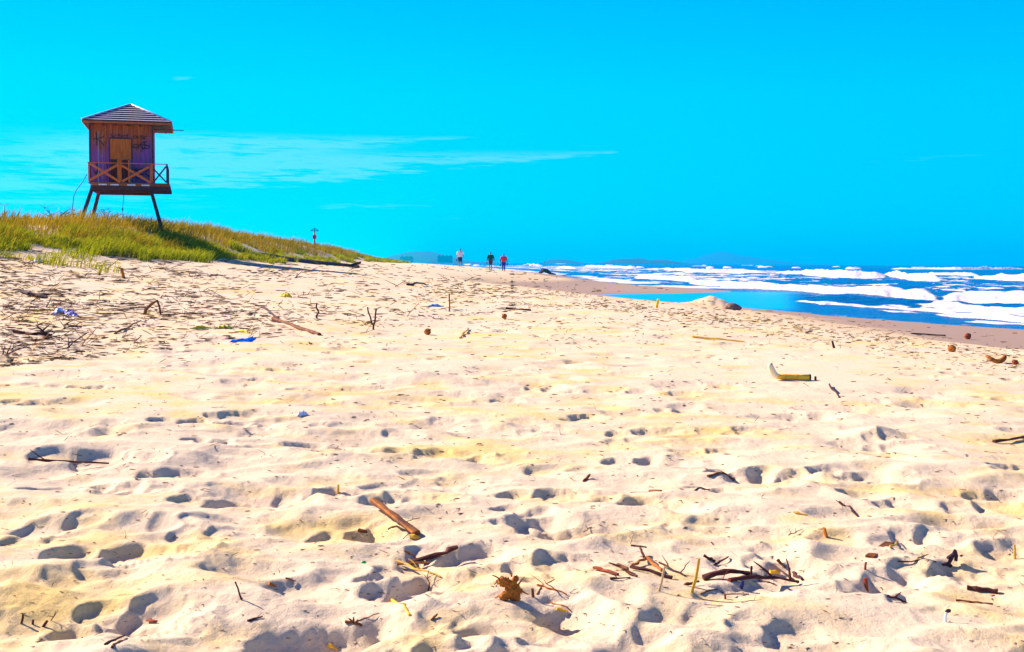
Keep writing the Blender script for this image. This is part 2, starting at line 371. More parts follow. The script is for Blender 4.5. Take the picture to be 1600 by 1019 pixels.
def crest(pts, h, front, back, foam_front, foam_back, taper=25, ragged=0.3, seed=0, round_=False):
    """a wave: pts give its foot in photo columns/rows taken at sea level; front/back are its lengths in metres along the view"""
    global HZ, FO
    pxs = np.array([q[0] for q in pts], float); Yc = np.array([2.0 * F / (q[1] - hor(q[0])) for q in pts])
    yc = np.interp(PX, pxs, Yc)
    yc = yc * (1 + 0.025 * fbm(PX * 0.02, PX * 0 + seed, 3, 70 + seed))
    env = sstep(pxs[0] - taper * 0.5, pxs[0] + taper, PX) * (1 - sstep(pxs[-1] - taper, pxs[-1] + taper * 0.5, PX))
    if round_: env = env * np.sqrt(np.clip(1 - ((PX - (pxs[0] + pxs[-1]) / 2) / ((pxs[-1] - pxs[0]) * 0.56)) ** 2, 0, 1))
    hh = h * env * (1 + 0.9 * ragged * fbm(PX * 0.02, YY * 0.02, 2, 80 + seed) + ragged * fbm(XX * 0.8, YY * 0.4, 3, 84 + seed))
    d = YY - yc
    prof = np.where(d < front, sstep(0, front, d), np.exp(-((d - front) / back) ** 2))
    HZ += hh * prof * (1 + 0.22 * fbm(XX * 1.3, YY * 0.6, 3, 90 + seed))
    f = np.where(d < front, sstep(-0.15 * front, 0.25 * front, d), 1 - sstep(foam_front, foam_back, d - front))
    FO = np.maximum(FO, f * np.clip(env * 1.6, 0, 1))
crest([(1240, 473), (1330, 478), (1400, 483), (1500, 491), (1600, 499), (1800, 517)], 0.10, 1.2, 2.0, 0.1, 1.1, 20, 0.3, 1)
crest([(1460, 493), (1540, 499), (1620, 506), (1800, 522)], 0.05, 0.6, 1.0, 0.3, 2.0, 40, 0.3, 2)
crest([(1075, 444), (1150, 450), (1250, 456), (1350, 461.5), (1450, 467), (1466, 468)], 0.46, 3.0, 7.0, 1, 6, 26, 0.25, 3)
crest([(1472, 470), (1530, 471), (1600, 474), (1800, 484), (2100, 500)], 0.46, 3.0, 7.0, 1, 5, 26, 0.25, 4)
crest([(1212, 427), (1260, 431), (1320, 433.5), (1390, 434.5)], 0.9, 8, 10, 2, 10, 24, 0.25, 5, True)
crest([(1376, 433), (1420, 437), (1474, 439)], 0.8, 8, 9, 1, 7, 18, 0.2, 6, True)
crest([(1515, 436), (1560, 440), (1620, 442.5), (1800, 449)], 0.85, 8, 9, 1, 8, 20, 0.2, 7, True)
crest([(1025, 421), (1070, 425), (1120, 427), (1205, 428)], 0.8, 14, 16, 4, 30, 26, 0.35, 8, True)
crest([(900, 416), (940, 418.5), (990, 420)], 0.9, 24, 20, 6, 40, 20, 0.3, 9, True)
crest([(868, 419), (900, 420.5)], 0.8, 18, 20, 5, 40, 14, 0.3, 10)
crest([(815, 414.5), (845, 415.5)], 1.5, 40, 40, 10, 60, 10, 0.3, 11)
crest([(990, 434), (1040, 437), (1090, 440)], 0.5, 8, 10, 3, 20, 20, 0.3, 12)
crest([(1390, 421), (1500, 421.5), (1600, 421)], 0.9, 14, 20, -13, -8, 30, 0.3, 13)
crest([(1440, 430), (1500, 431), (1530, 432)], 0.6, 8, 9, -7, -4, 20, 0.3, 14)
for k in range(20):                                          # distant whitecaps and small crests
    px = rnd.uniform(720, 1700); py = hor(px) + rnd.choice((1.6, 2.6, 3.3, 4.2, 5.5, 7, 9)) * rnd.uniform(0.9, 1.15)
    wpx = rnd.uniform(4, 13)
    Y0 = 2 * F / (py - hor(px))
    crest([(px - wpx, py), (px, py + 0.1), (px + wpx, py)], rnd.uniform(0.4, 0.9), Y0 * 0.05, Y0 * 0.06, Y0 * 0.005, Y0 * 0.05, wpx * 0.5, 0.3, k % 9)
# loose foam in streaks
st = fbm(XX * 0.22 + YY * 0.04, YY * 0.085, 5, 100); st2 = fbm(XX * 0.8, YY * 0.3, 4, 106)
cov = np.zeros_like(XX)
cov = np.maximum(cov, 0.57 * (1 - sstep(1180, 1330, PX)) * sstep(8, 14, offs) * (1 - sstep(60, 110, offs)) * (YY < 900))
cov = np.maximum(cov, 0.45 * sstep(1120, 1200, PX) * sstep(80, 95, YY) * (1 - sstep(130, 190, YY)))
cov = np.maximum(cov, 0.40 * (YY > 100) * (1 - sstep(170, 260, YY)))
cov = np.maximum(cov, 0.45 * sstep(1180, 1300, PX) * (1 - sstep(62, 80, YY)) * sstep(1.0, 3, offs))
cov = np.maximum(cov, 0.75 * (1 - sstep(1.0, 5.0, np.abs(offs - 2.0))) * (YY > 100))
FO = np.maximum(FO, 0.95 * sstep(1.02 - cov, 1.18 - cov, 0.5 + 0.6 * st + 0.35 * st2) * (cov > 0.05))
pool = (1 - sstep(1215, 1262, PX)) * (1 - sstep(86, 92, YY)) * sstep(50, 58, YY)
edge = (1 - sstep(0.0, 0.9, np.abs(offs - 0.4))) * (1 - pool) * (YY < 70)
FO = np.maximum(FO * (1 - pool), 0.35 * edge)
HZ = HZ * (1 - pool) * sstep(0.2, 3, offs) + pool * 0.004 * fbm(XX * 2.5, YY * 1.2, 3, 120)
HZ += FO * (1 - pool) * 0.05 * (0.5 + 0.5 * fbm(XX * 3, YY * 1.6, 3, 123)) * sstep(1, 6, offs)
me = mesh_from('sea', np.stack([XX, YY, HZ], 2), grid_quads(len(SY), len(SA)))
a = me.attributes.new('foam', 'FLOAT', 'POINT'); a.data.foreach_set('value', FO.astype(np.float32).ravel())
a = me.attributes.new('calm', 'FLOAT', 'POINT'); a.data.foreach_set('value', pool.astype(np.float32).ravel())
sea = bpy.data.objects.new('sea', me); sea['kind'] = 'structure'; C.objects.link(sea)
m_sea, t, p, o = mat('sea_water')
geo = t.new('ShaderNodeNewGeometry').outputs['Position']
fo = t.new('ShaderNodeAttribute', attribute_name='foam').outputs['Fac']; calm = t.new('ShaderNodeAttribute', attribute_name='calm').outputs['Fac']
fn = t.noise(t.mapping(geo, (1.6, 0.8, 2.0)), 1.0, 8, 0.74)
fmask = t.ss(t.m('ADD', fo, t.m('MULTIPLY', t.m('SUBTRACT', fn, 0.5), 1.5)), 0.36, 0.74)
wn = t.noise(t.mapping(geo, (0.12, 0.05, 0.1)), 1.0, 4)
wc = t.mix(t.ss(wn, 0.35, 0.65), (0.0, 0.030, 0.20), (0.0, 0.070, 0.30))
wc = t.mix(calm, wc, (0.0, 0.44, 0.80))
t.put(p.inputs['Base Color'], t.mix(fmask, wc, (0.90, 0.92, 0.95)))
t.put(p.inputs['Roughness'], t.m('MULTIPLY_ADD', fmask, 0.6, 0.22)); p.inputs['IOR'].default_value = 1.33
t.put(p.inputs['Specular IOR Level'], t.m('ADD', t.m('MULTIPLY_ADD', fmask, -0.25, 0.35), t.m('MULTIPLY', calm, 0.15)))
ft = t.new('ShaderNodeBsdfTranslucent'); t.put(ft.inputs[0], (1.0, 1.0, 1.0)); fx = t.new('ShaderNodeMixShader'); t.put(fx.inputs[0], t.m('MULTIPLY', fmask, 0.22))
t.l.new(p.outputs[0], fx.inputs[1]); t.l.new(ft.outputs[0], fx.inputs[2]); t.l.new(fx.outputs[0], o.inputs[0])
bh = t.m('ADD', t.noise(t.mapping(geo, (1.2, 0.6, 1)), 1.0, 5, 0.6), t.m('MULTIPLY', t.noise(t.mapping(geo, (5, 3, 1)), 1.0, 4, 0.6), 0.3))
bn = t.new('ShaderNodeBump'); t.put(bn.inputs['Strength'], t.m('SUBTRACT', t.m('MULTIPLY_ADD', calm, -0.82, 0.9), t.m('MULTIPLY', fmask, 0.45), clamp=True)); bn.inputs['Distance'].default_value = 0.22
t.put(bn.inputs['Height'], bh); t.put(p.inputs['Normal'], bn.outputs[0])
me.materials.append(m_sea)

# ------------------------------------------------------------------ mesh builder for things
class MB:
    def __init__(s): s.v = []; s.f = []
    def add(s, V, Fc):
        b = len(s.v); s.v += [tuple(q) for q in V]; s.f += [tuple(i + b for i in q) for q in Fc]; return s
    def box(s, c, size, rot=None):
        hx, hy, hz = size[0] / 2, size[1] / 2, size[2] / 2
        V = [Vector((x, y, z)) for z in (-hz, hz) for y in (-hy, hy) for x in (-hx, hx)]
        if rot is not None: V = [rot @ q for q in V]
        return s.add([q + Vector(c) for q in V], [(0, 2, 3, 1), (4, 5, 7, 6), (0, 1, 5, 4), (2, 6, 7, 3), (0, 4, 6, 2), (1, 3, 7, 5)])
    def bar(s, a, b, w, h, up=(0, 0, 1)):
        a, b = Vector(a), Vector(b); d = (b - a); L = d.length; d.normalize()
        u = Vector(up); x = d.cross(u)
        if x.length < 1e-4: x = d.cross(Vector((0, 1, 0)))
        x.normalize(); z = x.cross(d)
        rot = Matrix((x, d, z)).transposed()
        return s.box((a + b) / 2, (w, L, h), rot)
    def tube(s, pts, radii, n=7, flatten=1.0, rough=0.0, seed=0, square=False):
        rr = random.Random(seed)
        pts = [Vector(q) for q in pts]; V = []; Fc = []
        if not isinstance(radii, (list, tuple)): radii = [radii] * len(pts)
        ref = Vector((0, 0, 1)); prev = None
        for k, q in enumerate(pts):
            d = (pts[min(k + 1, len(pts) - 1)] - pts[max(k - 1, 0)]).normalized()
            if prev is None:
                x = d.cross(ref)
                if x.length < 0.05: x = d.cross(Vector((0, 1, 0)))
            else: x = prev - d * prev.dot(d)
            x.normalize(); prev = x; y = x.cross(d)
            for j in range(n):
                a = 2 * math.pi * j / n + (math.pi / 4 if square else 0)
                r_ = radii[k] * (1 + rough * rr.uniform(-1, 1))
                V.append(q + x * math.cos(a) * r_ + y * math.sin(a) * r_ * flatten)
        for k in range(len(pts) - 1):
            for j in range(n):
                Fc.append((k * n + j, k * n + (j + 1) % n, (k + 1) * n + (j + 1) % n, (k + 1) * n + j))
        Fc.append(tuple(range(n))[::-1]); Fc.append(tuple((len(pts) - 1) * n + j for j in range(n)))
        return s.add(V, Fc)
    def ball(s, c, r, n=12, m=8, rot=None, rough=0.0, seed=0):
        if not isinstance(r, (tuple, list)): r = (r, r, r)
        rr = random.Random(seed); V = []; Fc = []
        for i in range(m + 1):
            ph = math.pi * i / m
            for j in range(n):
                a = 2 * math.pi * j / n; k = 1 + rough * rr.uniform(-1, 1)
                q = Vector((r[0] * math.sin(ph) * math.cos(a) * k, r[1] * math.sin(ph) * math.sin(a) * k, r[2] * math.cos(ph) * k))
                if rot is not None: q = rot @ q
                V.append(q + Vector(c))
        for i in range(m):
            for j in range(n): Fc.append((i * n + j, (i + 1) * n + j, (i + 1) * n + (j + 1) % n, i * n + (j + 1) % n))
        return s.add(V, Fc)
    def caps(s, a, ra, b, rb, n=12):
        """tapered limb with round ends"""
        a, b = Vector(a), Vector(b); d = (b - a).normalized(); pts = []; rad = []
        for k in range(4): t_ = math.pi / 2 * (1 - k / 3.0) * 0.98; pts.append(a - d * ra * math.sin(t_)); rad.append(ra * math.cos(t_))
        for k in range(4): t_ = math.pi / 2 * (k / 3.0) * 0.98; pts.append(b + d * rb * math.sin(t_)); rad.append(rb * math.cos(t_))
        return s.tube(pts, rad, n)
    def build(s, name, m, parent=None, smooth=False, loc=None):
        me = bpy.data.meshes.new(name); me.from_pydata([tuple(q) for q in s.v], [], s.f); me.update()
        if smooth: me.polygons.foreach_set('use_smooth', [True] * len(me.polygons))
        o = bpy.data.objects.new(name, me); C.objects.link(o); me.materials.append(m)
        if parent: o.parent = parent
        if loc is not None: o.location = loc
        return o
def tag(o, label, cat, group=None, kind=None):
    if kind: o['kind'] = kind
    else: o['label'] = label; o['category'] = cat
    if group: o['group'] = group
    return o
def empty(name, loc, rz, label, cat, group=None):
    o = bpy.data.objects.new(name, None); C.objects.link(o); o.location = loc; o.rotation_euler = (0, 0, rz)
    o.empty_display_size = 0.2
    return tag(o, label, cat, group)
def copy_tree(o, parent=None):
    c = o.copy(); C.objects.link(c); c.parent = parent
    for ch in list(o.children): copy_tree(ch, c)
    return c

# ------------------------------------------------------------------ lifeguard tower
m_wood, t, p, o = mat('weathered_board_with_shade')
v = t.new('ShaderNodeTexCoord').outputs['Object']
sz = t.new('ShaderNodeSeparateXYZ'); t.l.new(v, sz.inputs[0])
gr = t.noise(t.mapping(v, (14, 14, 1.2)), 1.0, 5, 0.6); isl = t.new('ShaderNodeNewGeometry').outputs['Random Per Island']
shade_fade = t.ss(t.m('ADD', t.m('ADD', t.m('MULTIPLY', sz.outputs[2], 0.80), t.m('MULTIPLY', gr, 1.1)), t.m('MULTIPLY', isl, 0.45)), 2.75, 3.4)
c = t.mix(shade_fade, t.mix(t.ss(gr, 0.3, 0.7), (0.20, 0.045, 0.24), (0.30, 0.10, 0.34)), t.mix(t.ss(gr, 0.3, 0.7), (0.58, 0.13, 0.02), (0.26, 0.045, 0.018)))  # violet sky shade put into the lower boards' colour, orange-brown wood above
t.put(p.inputs['Base Color'], c); p.inputs['Roughness'].default_value = 0.75; p.inputs['Specular IOR Level'].default_value = 0.2
t.put(p.inputs['Normal'], t.bump(gr, 0.4, 0.01))
m_ply = simple('orange_plywood', (0.74, 0.175, 0.010), (0.46, 0.09, 0.008), 0.7, 3, (8, 8, 1), island=0.3)
m_rail = simple('rail_wood', (0.85, 0.20, 0.035), (0.58, 0.11, 0.03), 0.7, 6, (3, 3, 3), island=0.5)
m_dark = simple('dark_timber_and_shade', (0.10, 0.03, 0.035), (0.055, 0.02, 0.03), 0.7, 5, (2, 2, 2))
m_maroon = simple('maroon_board', (0.16, 0.02, 0.018), (0.09, 0.012, 0.015), 0.8, 3, (6, 6, 1), island=0.3)
m_deck = simple('deck_board', (0.34, 0.12, 0.06), (0.20, 0.07, 0.05), 0.8, 5, (2, 2, 2), island=0.4)
m_tile = simple('pale_roof_shingle', (0.66, 0.60, 0.70), (0.42, 0.38, 0.50), 0.6, 4, (3, 3, 3), island=0.3)
m_ink = simple('black_spray_paint', (0.012, 0.008, 0.02), (0.02, 0.012, 0.03), 0.6, 5, bump=0)
m_black = simple('black_rubber', (0.012, 0.012, 0.02), (0.02, 0.02, 0.035), 0.5, 6)
m_fascia = simple('fascia_board', (0.55, 0.15, 0.03), (0.38, 0.09, 0.025), 0.7, 4, (2, 2, 2))

TY = 44.0; TX = (191.6 - 800) / F * TY; TZ = 3.34
tw = empty('lifeguard_tower', (TX, TY, TZ), R(14.3), 'weathered wooden lifeguard tower on splayed legs standing in the dune grass', 'lifeguard tower')
tw.scale = (0.965, 0.965, 0.965)
def tx(zx): return (zx - 450) / 194.5
def tz(zy): return (930 - zy) / 194.5
CF, CB = 0.60, 2.70                                   # front and back of the cabin
XL, XR = tx(226), tx(664)
ZB, ZT = tz(640), tz(218)
# walls of vertical boards
def boards(x0, x1, y, z0, z1, n, along='x', skip=None, thick=0.035):
    b = MB(); w = (x1 - x0) / n
    for k in range(n):
        c_ = x0 + (k + 0.5) * w
        if skip and skip[0] < c_ < skip[1]: continue
        dy = rnd.uniform(-0.006, 0.006)
        if along == 'x': b.box((c_, y + dy, (z0 + z1) / 2), (w - 0.008, thick, z1 - z0))
        else: b.box((y + dy, c_, (z0 + z1) / 2), (thick, w - 0.008, z1 - z0))
    return b
OX0, OX1 = tx(364), tx(514)
fw = boards(XL, XR, CF, ZB, ZT, 15, 'x', (OX0 - 0.02, OX1 + 0.02))
fw.box(((OX0 + OX1) / 2, CF, (tz(322) + ZT) / 2), (OX1 - OX0 + 0.10, 0.034, ZT - tz(322)))
fwo = fw.build('front_wall', m_wood, tw)
boards(XL, XR, CB, ZB, ZT, 15).build('rear_wall', m_wood, tw)
boards(CF + 0.03, CB - 0.03, XL + 0.02, ZB, ZT, 13, 'y').build('side_wall', m_wood, tw)
boards(CF + 0.03, CB - 0.03, XR - 0.02, ZB, ZT, 13, 'y').build('side_wall', m_wood, tw)
b = MB(); b.box((0.0, 0, 0), (0.37, 0.03, tz(326) - tz(472))); b.box((0.375, 0, 0), (0.37, 0.026, tz(326) - tz(472)))
b.build('shutter', m_ply, tw, loc=((OX0 + OX1) / 2 - 0.185, CF - 0.025, (tz(326) + tz(472)) / 2))
b = MB()
for k in range(-1, 6): b.box((OX0 + 0.055 + k * 0.152, CF + 0.03, (ZB + tz(474)) / 2), (0.145, 0.025, tz(474) - ZB))
b.build('door', m_maroon, tw)
b = MB()
for zx in (362, 516): b.box((tx(zx), CF - 0.028, (ZB + tz(322)) / 2), (0.05, 0.02, tz(322) - ZB))
b.box((tx(439), CF - 0.030, tz(320)), (0.80, 0.022, 0.05)); b.build('door_frame', m_dark, tw)
b = MB()
for zx in (228, 662): MB().box((tx(zx), CF - 0.03, (ZB + ZT) / 2), (0.055, 0.03, ZT - ZB)).build('corner_post', m_dark, tw)
# spray painted marks on the front wall
def graffiti(strokes, w=0.028):
    b = MB()
    for s_ in strokes:
        pts = [Vector((tx(q[0]), CF - 0.032, tz(q[1]))) for q in s_]
        b.tube(pts, w * 0.85, 6, 0.5)
    b.build('graffiti', m_ink, fwo, True)
graffiti([[(272, 282), (275, 330), (276, 378)], [(326, 312), (300, 322), (278, 330), (298, 345), (324, 374)], [(248, 334), (276, 326)]])
graffiti([[(370, 290), (378, 306), (392, 314), (404, 296)], [(414, 300), (424, 296), (440, 298)], [(428, 290), (430, 318)], [(448, 294), (450, 318)], [(444, 306), (484, 300)], [(486, 286), (488, 318)]], 0.022)
graffiti([[(556, 304), (536, 300), (522, 310), (536, 318), (554, 312), (556, 300), (562, 320)], [(596, 298), (574, 302), (580, 310), (604, 312), (610, 320), (580, 322)], [(606, 306), (622, 302)]], 0.020)
graffiti([[(556, 362), (534, 362), (522, 376), (534, 388), (556, 380), (566, 362), (566, 386), (548, 398)], [(622, 340), (590, 344), (578, 358), (596, 366), (634, 366), (642, 378), (620, 390), (586, 390)], [(572, 360), (590, 384), (594, 400)], [(600, 342), (612, 366), (604, 392)], [(580, 400), (588, 412)]])
graffiti([[(528, 535), (552, 556), (576, 534), (600, 548)], [(548, 530), (560, 590)], [(590, 530), (612, 560), (632, 538)], [(572, 578), (606, 568), (634, 590)], [(534, 600), (566, 606)]], 0.04)
graffiti([[(250, 556), (268, 580), (282, 600)], [(276, 500), (278, 560), (268, 580)]], 0.03)
graffiti([[(340, 500), (346, 540), (332, 580)]], 0.03)
# roof: four hips laid in courses of shingles
RX0, RX1, RY0, RY1 = tx(184), tx(800), 0.02, 3.10
EZ = tz(212); AP = Vector(((RX0 + RX1) / 2 + 0.05, 1.56, 4.48))
b = MB(); N = 8
def ring(t_, dz=0.0):
    return [Vector((x, y, EZ)).lerp(AP, t_) + Vector((0, 0, dz)) for x, y in ((RX0, RY0), (RX1, RY0), (RX1, RY1), (RX0, RY1))]
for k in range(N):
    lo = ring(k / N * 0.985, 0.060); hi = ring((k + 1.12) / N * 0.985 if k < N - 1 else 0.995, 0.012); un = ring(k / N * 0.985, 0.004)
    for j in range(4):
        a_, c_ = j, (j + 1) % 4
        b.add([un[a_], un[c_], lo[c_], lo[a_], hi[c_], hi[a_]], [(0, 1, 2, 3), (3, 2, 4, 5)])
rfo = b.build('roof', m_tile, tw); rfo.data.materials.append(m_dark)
for k_, pl_ in enumerate(rfo.data.polygons): pl_.material_index = 1 if k_ % 2 == 0 else 0  # dark course lips: shade lines between the shingles put into the colour
b = MB()
for j in range(4):
    q0 = Vector(((RX0, RX1, RX1, RX0)[j], (RY0, RY0, RY1, RY1)[j], EZ)); b.tube([q0 + Vector((0, 0, 0.05)), q0.lerp(AP, 0.5) + Vector((0, 0, 0.05)), AP + Vector((0, 0, 0.04))], 0.035, 6)
b.build('ridge_cap', m_tile, rfo, True)
b = MB()
for (a_, c_) in (((RX0, RY0), (RX1, RY0)), ((RX0, RY1), (RX1, RY1))): b.bar((a_[0], a_[1] + 0.03, EZ - 0.035), (c_[0], c_[1] + 0.03, EZ - 0.035), 0.03, 0.075)
for x_ in (RX0 + 0.03, RX1 - 0.03): b.bar((x_, RY0 + 0.05, EZ - 0.035), (x_, RY1 + 0.01, EZ - 0.035), 0.03, 0.075)
b.build('fascia', m_fascia, rfo)
b = MB(); b.box(((RX0 + RX1) / 2, (RY0 + RY1) / 2, EZ - 0.02), (RX1 - RX0 - 0.1, RY1 - RY0 - 0.1, 0.03))
for k in range(7): b.box((RX0 + 0.3 + k * (RX1 - RX0 - 0.6) / 6, (RY0 + RY1) / 2, EZ - 0.07), (0.05, RY1 - RY0 - 0.2, 0.07))
b.build('soffit', m_dark, rfo)
MB().bar((tx(640), 1.2, EZ - 0.14), (tx(880), 1.2, EZ - 0.13), 0.03, 0.03).build('beam', m_black, tw)
# deck
DX0, DX1 = tx(222), tx(780)
b = MB(); nb = 19
for k in range(nb):
    y_ = 0.02 + (k + 0.5) * (CB - 0.0) / nb
    b.box(((DX0 + DX1) / 2, y_, tz(648)), (DX1 - DX0, (CB / nb) - 0.018, 0.04))
dko = b.build('deck', m_deck, tw)
b = MB()
for y_ in (0.10, 1.35, 2.60): b.bar((tx(236), y_, tz(682)), (tx(786), y_, tz(682)), 0.07, 0.15)
b.build('deck_beam', m_dark, tw)
b = MB()
for y_ in (0.30, 2.40): b.bar((tx(250), y_, tz(704)), (tx(652), y_, tz(704)), 0.09, 0.07)
for zx in (262, 640): b.bar((tx(zx), 0.36, tz(705)), (tx(zx), 2.34, tz(705)), 0.08, 0.07)
b.build('underframe', m_maroon, tw)
m_gap = simple('white_gap_light', (0.85, 0.85, 0.87), (0.75, 0.75, 0.8), 0.5, bump=0)
for zx in (320, 402, 516, 614): MB().box((tx(zx), -0.006, tz(661)), (0.29, 0.012, 0.045)).build('gap_light', m_gap, dko)  # white strips standing in for daylight through the deck gaps
# railing
b = MB(); zt_ = tz(507)
b.bar((tx(218), 0.05, zt_), (tx(768), 0.05, zt_), 0.035, 0.030)
b.build('top_rail', m_rail, tw)
for zx, z1, w, mm in ((228, 502, 0.055, m_rail), (435, 480, 0.15, m_ply), (500, 484, 0.05, m_rail), (654, 505, 0.10, m_rail), (762, 507, 0.055, m_dark)):
    MB().box((tx(zx), 0.058, (ZB + tz(z1)) / 2), (w, 0.055, tz(z1) - ZB)).build('railing_post', mm, tw)  # rightmost post coloured dark for the shade it stands in
for (p0, p1, yy) in (((232, 512), (440, 642), 0.010), ((234, 632), (428, 518), -0.014), ((452, 524), (650, 642), 0.010), ((455, 636), (640, 528), -0.014)):
    MB().bar((tx(p0[0]), yy, tz(p0[1])), (tx(p1[0]), yy, tz(p1[1])), 0.085, 0.03, (0, 1, 0)).build('cross_brace', m_rail, tw)
for (p0, p1, yy) in (((672, 545), (758, 638), 0.012), ((672, 634), (758, 522), -0.012)):
    MB().bar((tx(p0[0]), yy, tz(p0[1])), (tx(p1[0]), yy, tz(p1[1])), 0.055, 0.03, (0, 1, 0)).build('cross_brace', m_dark, tw)  # right-hand braces coloured dark in place of shade
b = MB(); xr = tx(762)
b.bar((xr, 0.09, zt_), (xr, CB, zt_), 0.035, 0.03)
for y_ in (1.35, CB - 0.03): b.box((xr, y_, (ZB + zt_) / 2), (0.05, 0.05, zt_ - ZB - 0.02))
b.build('side_railing', m_dark, tw)  # dark colour stands in for shade on the side bars
for (x0, z0, x1, z1, y0, y1) in ((tx(243), tz(690), tx(176), tz(905), 0.32, 0.12), (tx(262), tz(690), tx(205), tz(905), 2.38, 2.55), (tx(648), tz(690), tx(718), tz(960), 0.32, 0.12), (tx(640), tz(690), tx(704), tz(930), 2.38, 2.55)):
    q0 = Vector((x0, y0, z0)); q1 = Vector((x1, y1, z1)); q2 = q1 + (q1 - q0) * 0.35
    MB().bar(q0, q2, 0.125, 0.125, (0, 1, 0)).build('leg', m_dark, tw)
MB().tube([(tx(215), 0.1, tz(590)), (tx(180), 0.1, tz(650)), (tx(140), 0.1, tz(705)), (tx(122), 0.1, tz(750)), (tx(115), 0.1, tz(820)), (tx(115), 0.1, tz(930))], 0.014, 6).build('cable', m_black, tw, True)
b = MB(); b.tube([(tx(450), 1.3, tz(705)), (tx(447), 1.3, tz(760)), (tx(441), 1.3, tz(815)), (tx(443), 1.3, tz(930))], 0.011, 6); b.ball((tx(440), 1.3, tz(825)), (0.03, 0.03, 0.05), 8, 6)
b.build('hanging_rope', m_black, tw, True)

# ------------------------------------------------------------------ dune grass
def blades(name, XYZ, h, lean, width, m, seed):
    r_ = np.random.default_rng(seed); n = len(XYZ)
    ang = r_.uniform(0, math.pi, n); side = np.stack([np.cos(ang), np.sin(ang), 0 * ang], 1) * width[:, None]
    la = r_.normal(0.1, 0.9, n); ld = np.stack([np.cos(la), np.sin(la) * 0.8, 0 * la], 1) * (lean * h)[:, None]
    V = np.zeros((n, 7, 3)); ts = (0.0, 0.4, 0.75)
    for k, t_ in enumerate(ts):
        c_ = XYZ + ld * (t_ ** 1.9) + np.array([0, 0, 1]) * (h * (t_ - 0.22 * lean * t_ ** 2))[:, None]
        w_ = side * (1 - 0.45 * t_)
        V[:, 2 * k] = c_ - w_; V[:, 2 * k + 1] = c_ + w_
    V[:, 6] = XYZ + ld + np.array([0, 0, 1]) * (h * (1 - 0.30 * lean))[:, None]
    b0 = (np.arange(n) * 7)[:, None]
    Q = np.concatenate([b0 + np.array([0, 1, 3, 2]), b0 + np.array([2, 3, 5, 4]), b0 + np.array([4, 5, 6, 6])], 0)
    me = bpy.data.meshes.new(name); T = np.concatenate([Q[:2 * n][:, [0, 1, 2]], Q[:2 * n][:, [0, 2, 3]], Q[2 * n:][:, [0, 1, 2]]], 0)
    me = mesh_from(name, V.reshape(-1, 3), T, False)
    o = bpy.data.objects.new(name, me); C.objects.link(o); me.materials.append(m); o['kind'] = 'stuff'
    return o
def grassmat(name, c1, c2, c3):
    m, t, p, o = mat(name)
    r_ = t.new('ShaderNodeNewGeometry').outputs['Random Per Island']
    n = t.noise(t.mapping(t.new('ShaderNodeNewGeometry').outputs['Position'], (0.5, 0.3, 0.5)), 1.0, 3)
    f = t.m('ADD', t.m('MULTIPLY', r_, 0.6), t.m('MULTIPLY', t.ss(n, 0.35, 0.65), 0.4))
    c = t.ramp(f, [(0.0, c1), (0.5, c2), (1.0, c3)])
    d = t.new('ShaderNodeBsdfDiffuse'); tr = t.new('ShaderNodeBsdfTranslucent'); t.put(d.inputs[0], c); t.put(tr.inputs[0], c)
    mx = t.new('ShaderNodeMixShader'); mx.inputs[0].default_value = 0.42
    t.l.new(d.outputs[0], mx.inputs[1]); t.l.new(tr.outputs[0], mx.inputs[2]); t.l.new(mx.outputs[0], o.inputs[0])
    t.n.remove(p)
    return m
def scatter_dune(n, q0, q1, ymax, seed, thr, edge):
    r_ = np.random.default_rng(seed)
    Y = 17 * np.exp(r_.random(n * 4) * math.log(ymax / 17.)); q = r_.uniform(q0, q1, n * 4)
    xf, xc = stat(Y, 2), stat(Y, 0); X = xf + (xc - xf) * q
    nz = fbm(X * 0.55, Y * 0.22, 3, 130 + seed) + 0.35 * fbm(X * 2.2, Y * 0.9, 2, 140 + seed)
    keep = nz > thr + edge(q, Y)
    X, Y = X[keep][:n], Y[keep][:n]
    Z = np.array([gz(x, y) for x, y in zip(X, Y)]) - 0.02
    return np.stack([X, Y, Z], 1)
P_ = scatter_dune(46000, -0.16, 0.78, 190, 3, -0.55, lambda q, Y: np.where(q < 0.30, (0.30 - q) * 2.6, 0) + 2.5 * (1 - sstep(24, 34, Y)) * np.clip(0.40 - q, 0, 1) + np.where(q > 0.42, (q - 0.42) * 2.2, 0) + np.where((Y > 48) & (q > 0.18) & (q < 0.75), 0.75, 0))
P2_ = scatter_dune(4200, -0.55, 0.25, 42, 8, 0.30, lambda q, Y: np.where(q < 0, -q * 0.7, 0)); P_ = np.concatenate([P_, P2_])
r_ = np.random.default_rng(5)
cl_ = 0.55 + 0.75 * np.clip(0.5 + 0.9 * fbm(P_[:, 0] * 1.3, P_[:, 1] * 0.55, 2, 160), 0, 1)
blades('dune_grass', P_, cl_ * r_.uniform(0.16, 0.38, len(P_)), r_.uniform(0.2, 0.9, len(P_)), r_.uniform(0.005, 0.012, len(P_)) * (0.7 + P_[:, 1] / 60), grassmat('green_grass', (0.08, 0.14, 0.004), (0.32, 0.36, 0.008), (0.56, 0.47, 0.02)), 1)
P_ = scatter_dune(60000, 0.30, 2.1, 200, 4, -0.85, lambda q, Y: np.where(q < 0.58, (0.58 - q) * 3.2, 0))
cl_ = 0.5 + 0.85 * np.clip(0.5 + 0.9 * fbm(P_[:, 0] * 1.1, P_[:, 1] * 0.5, 2, 161), 0, 1)
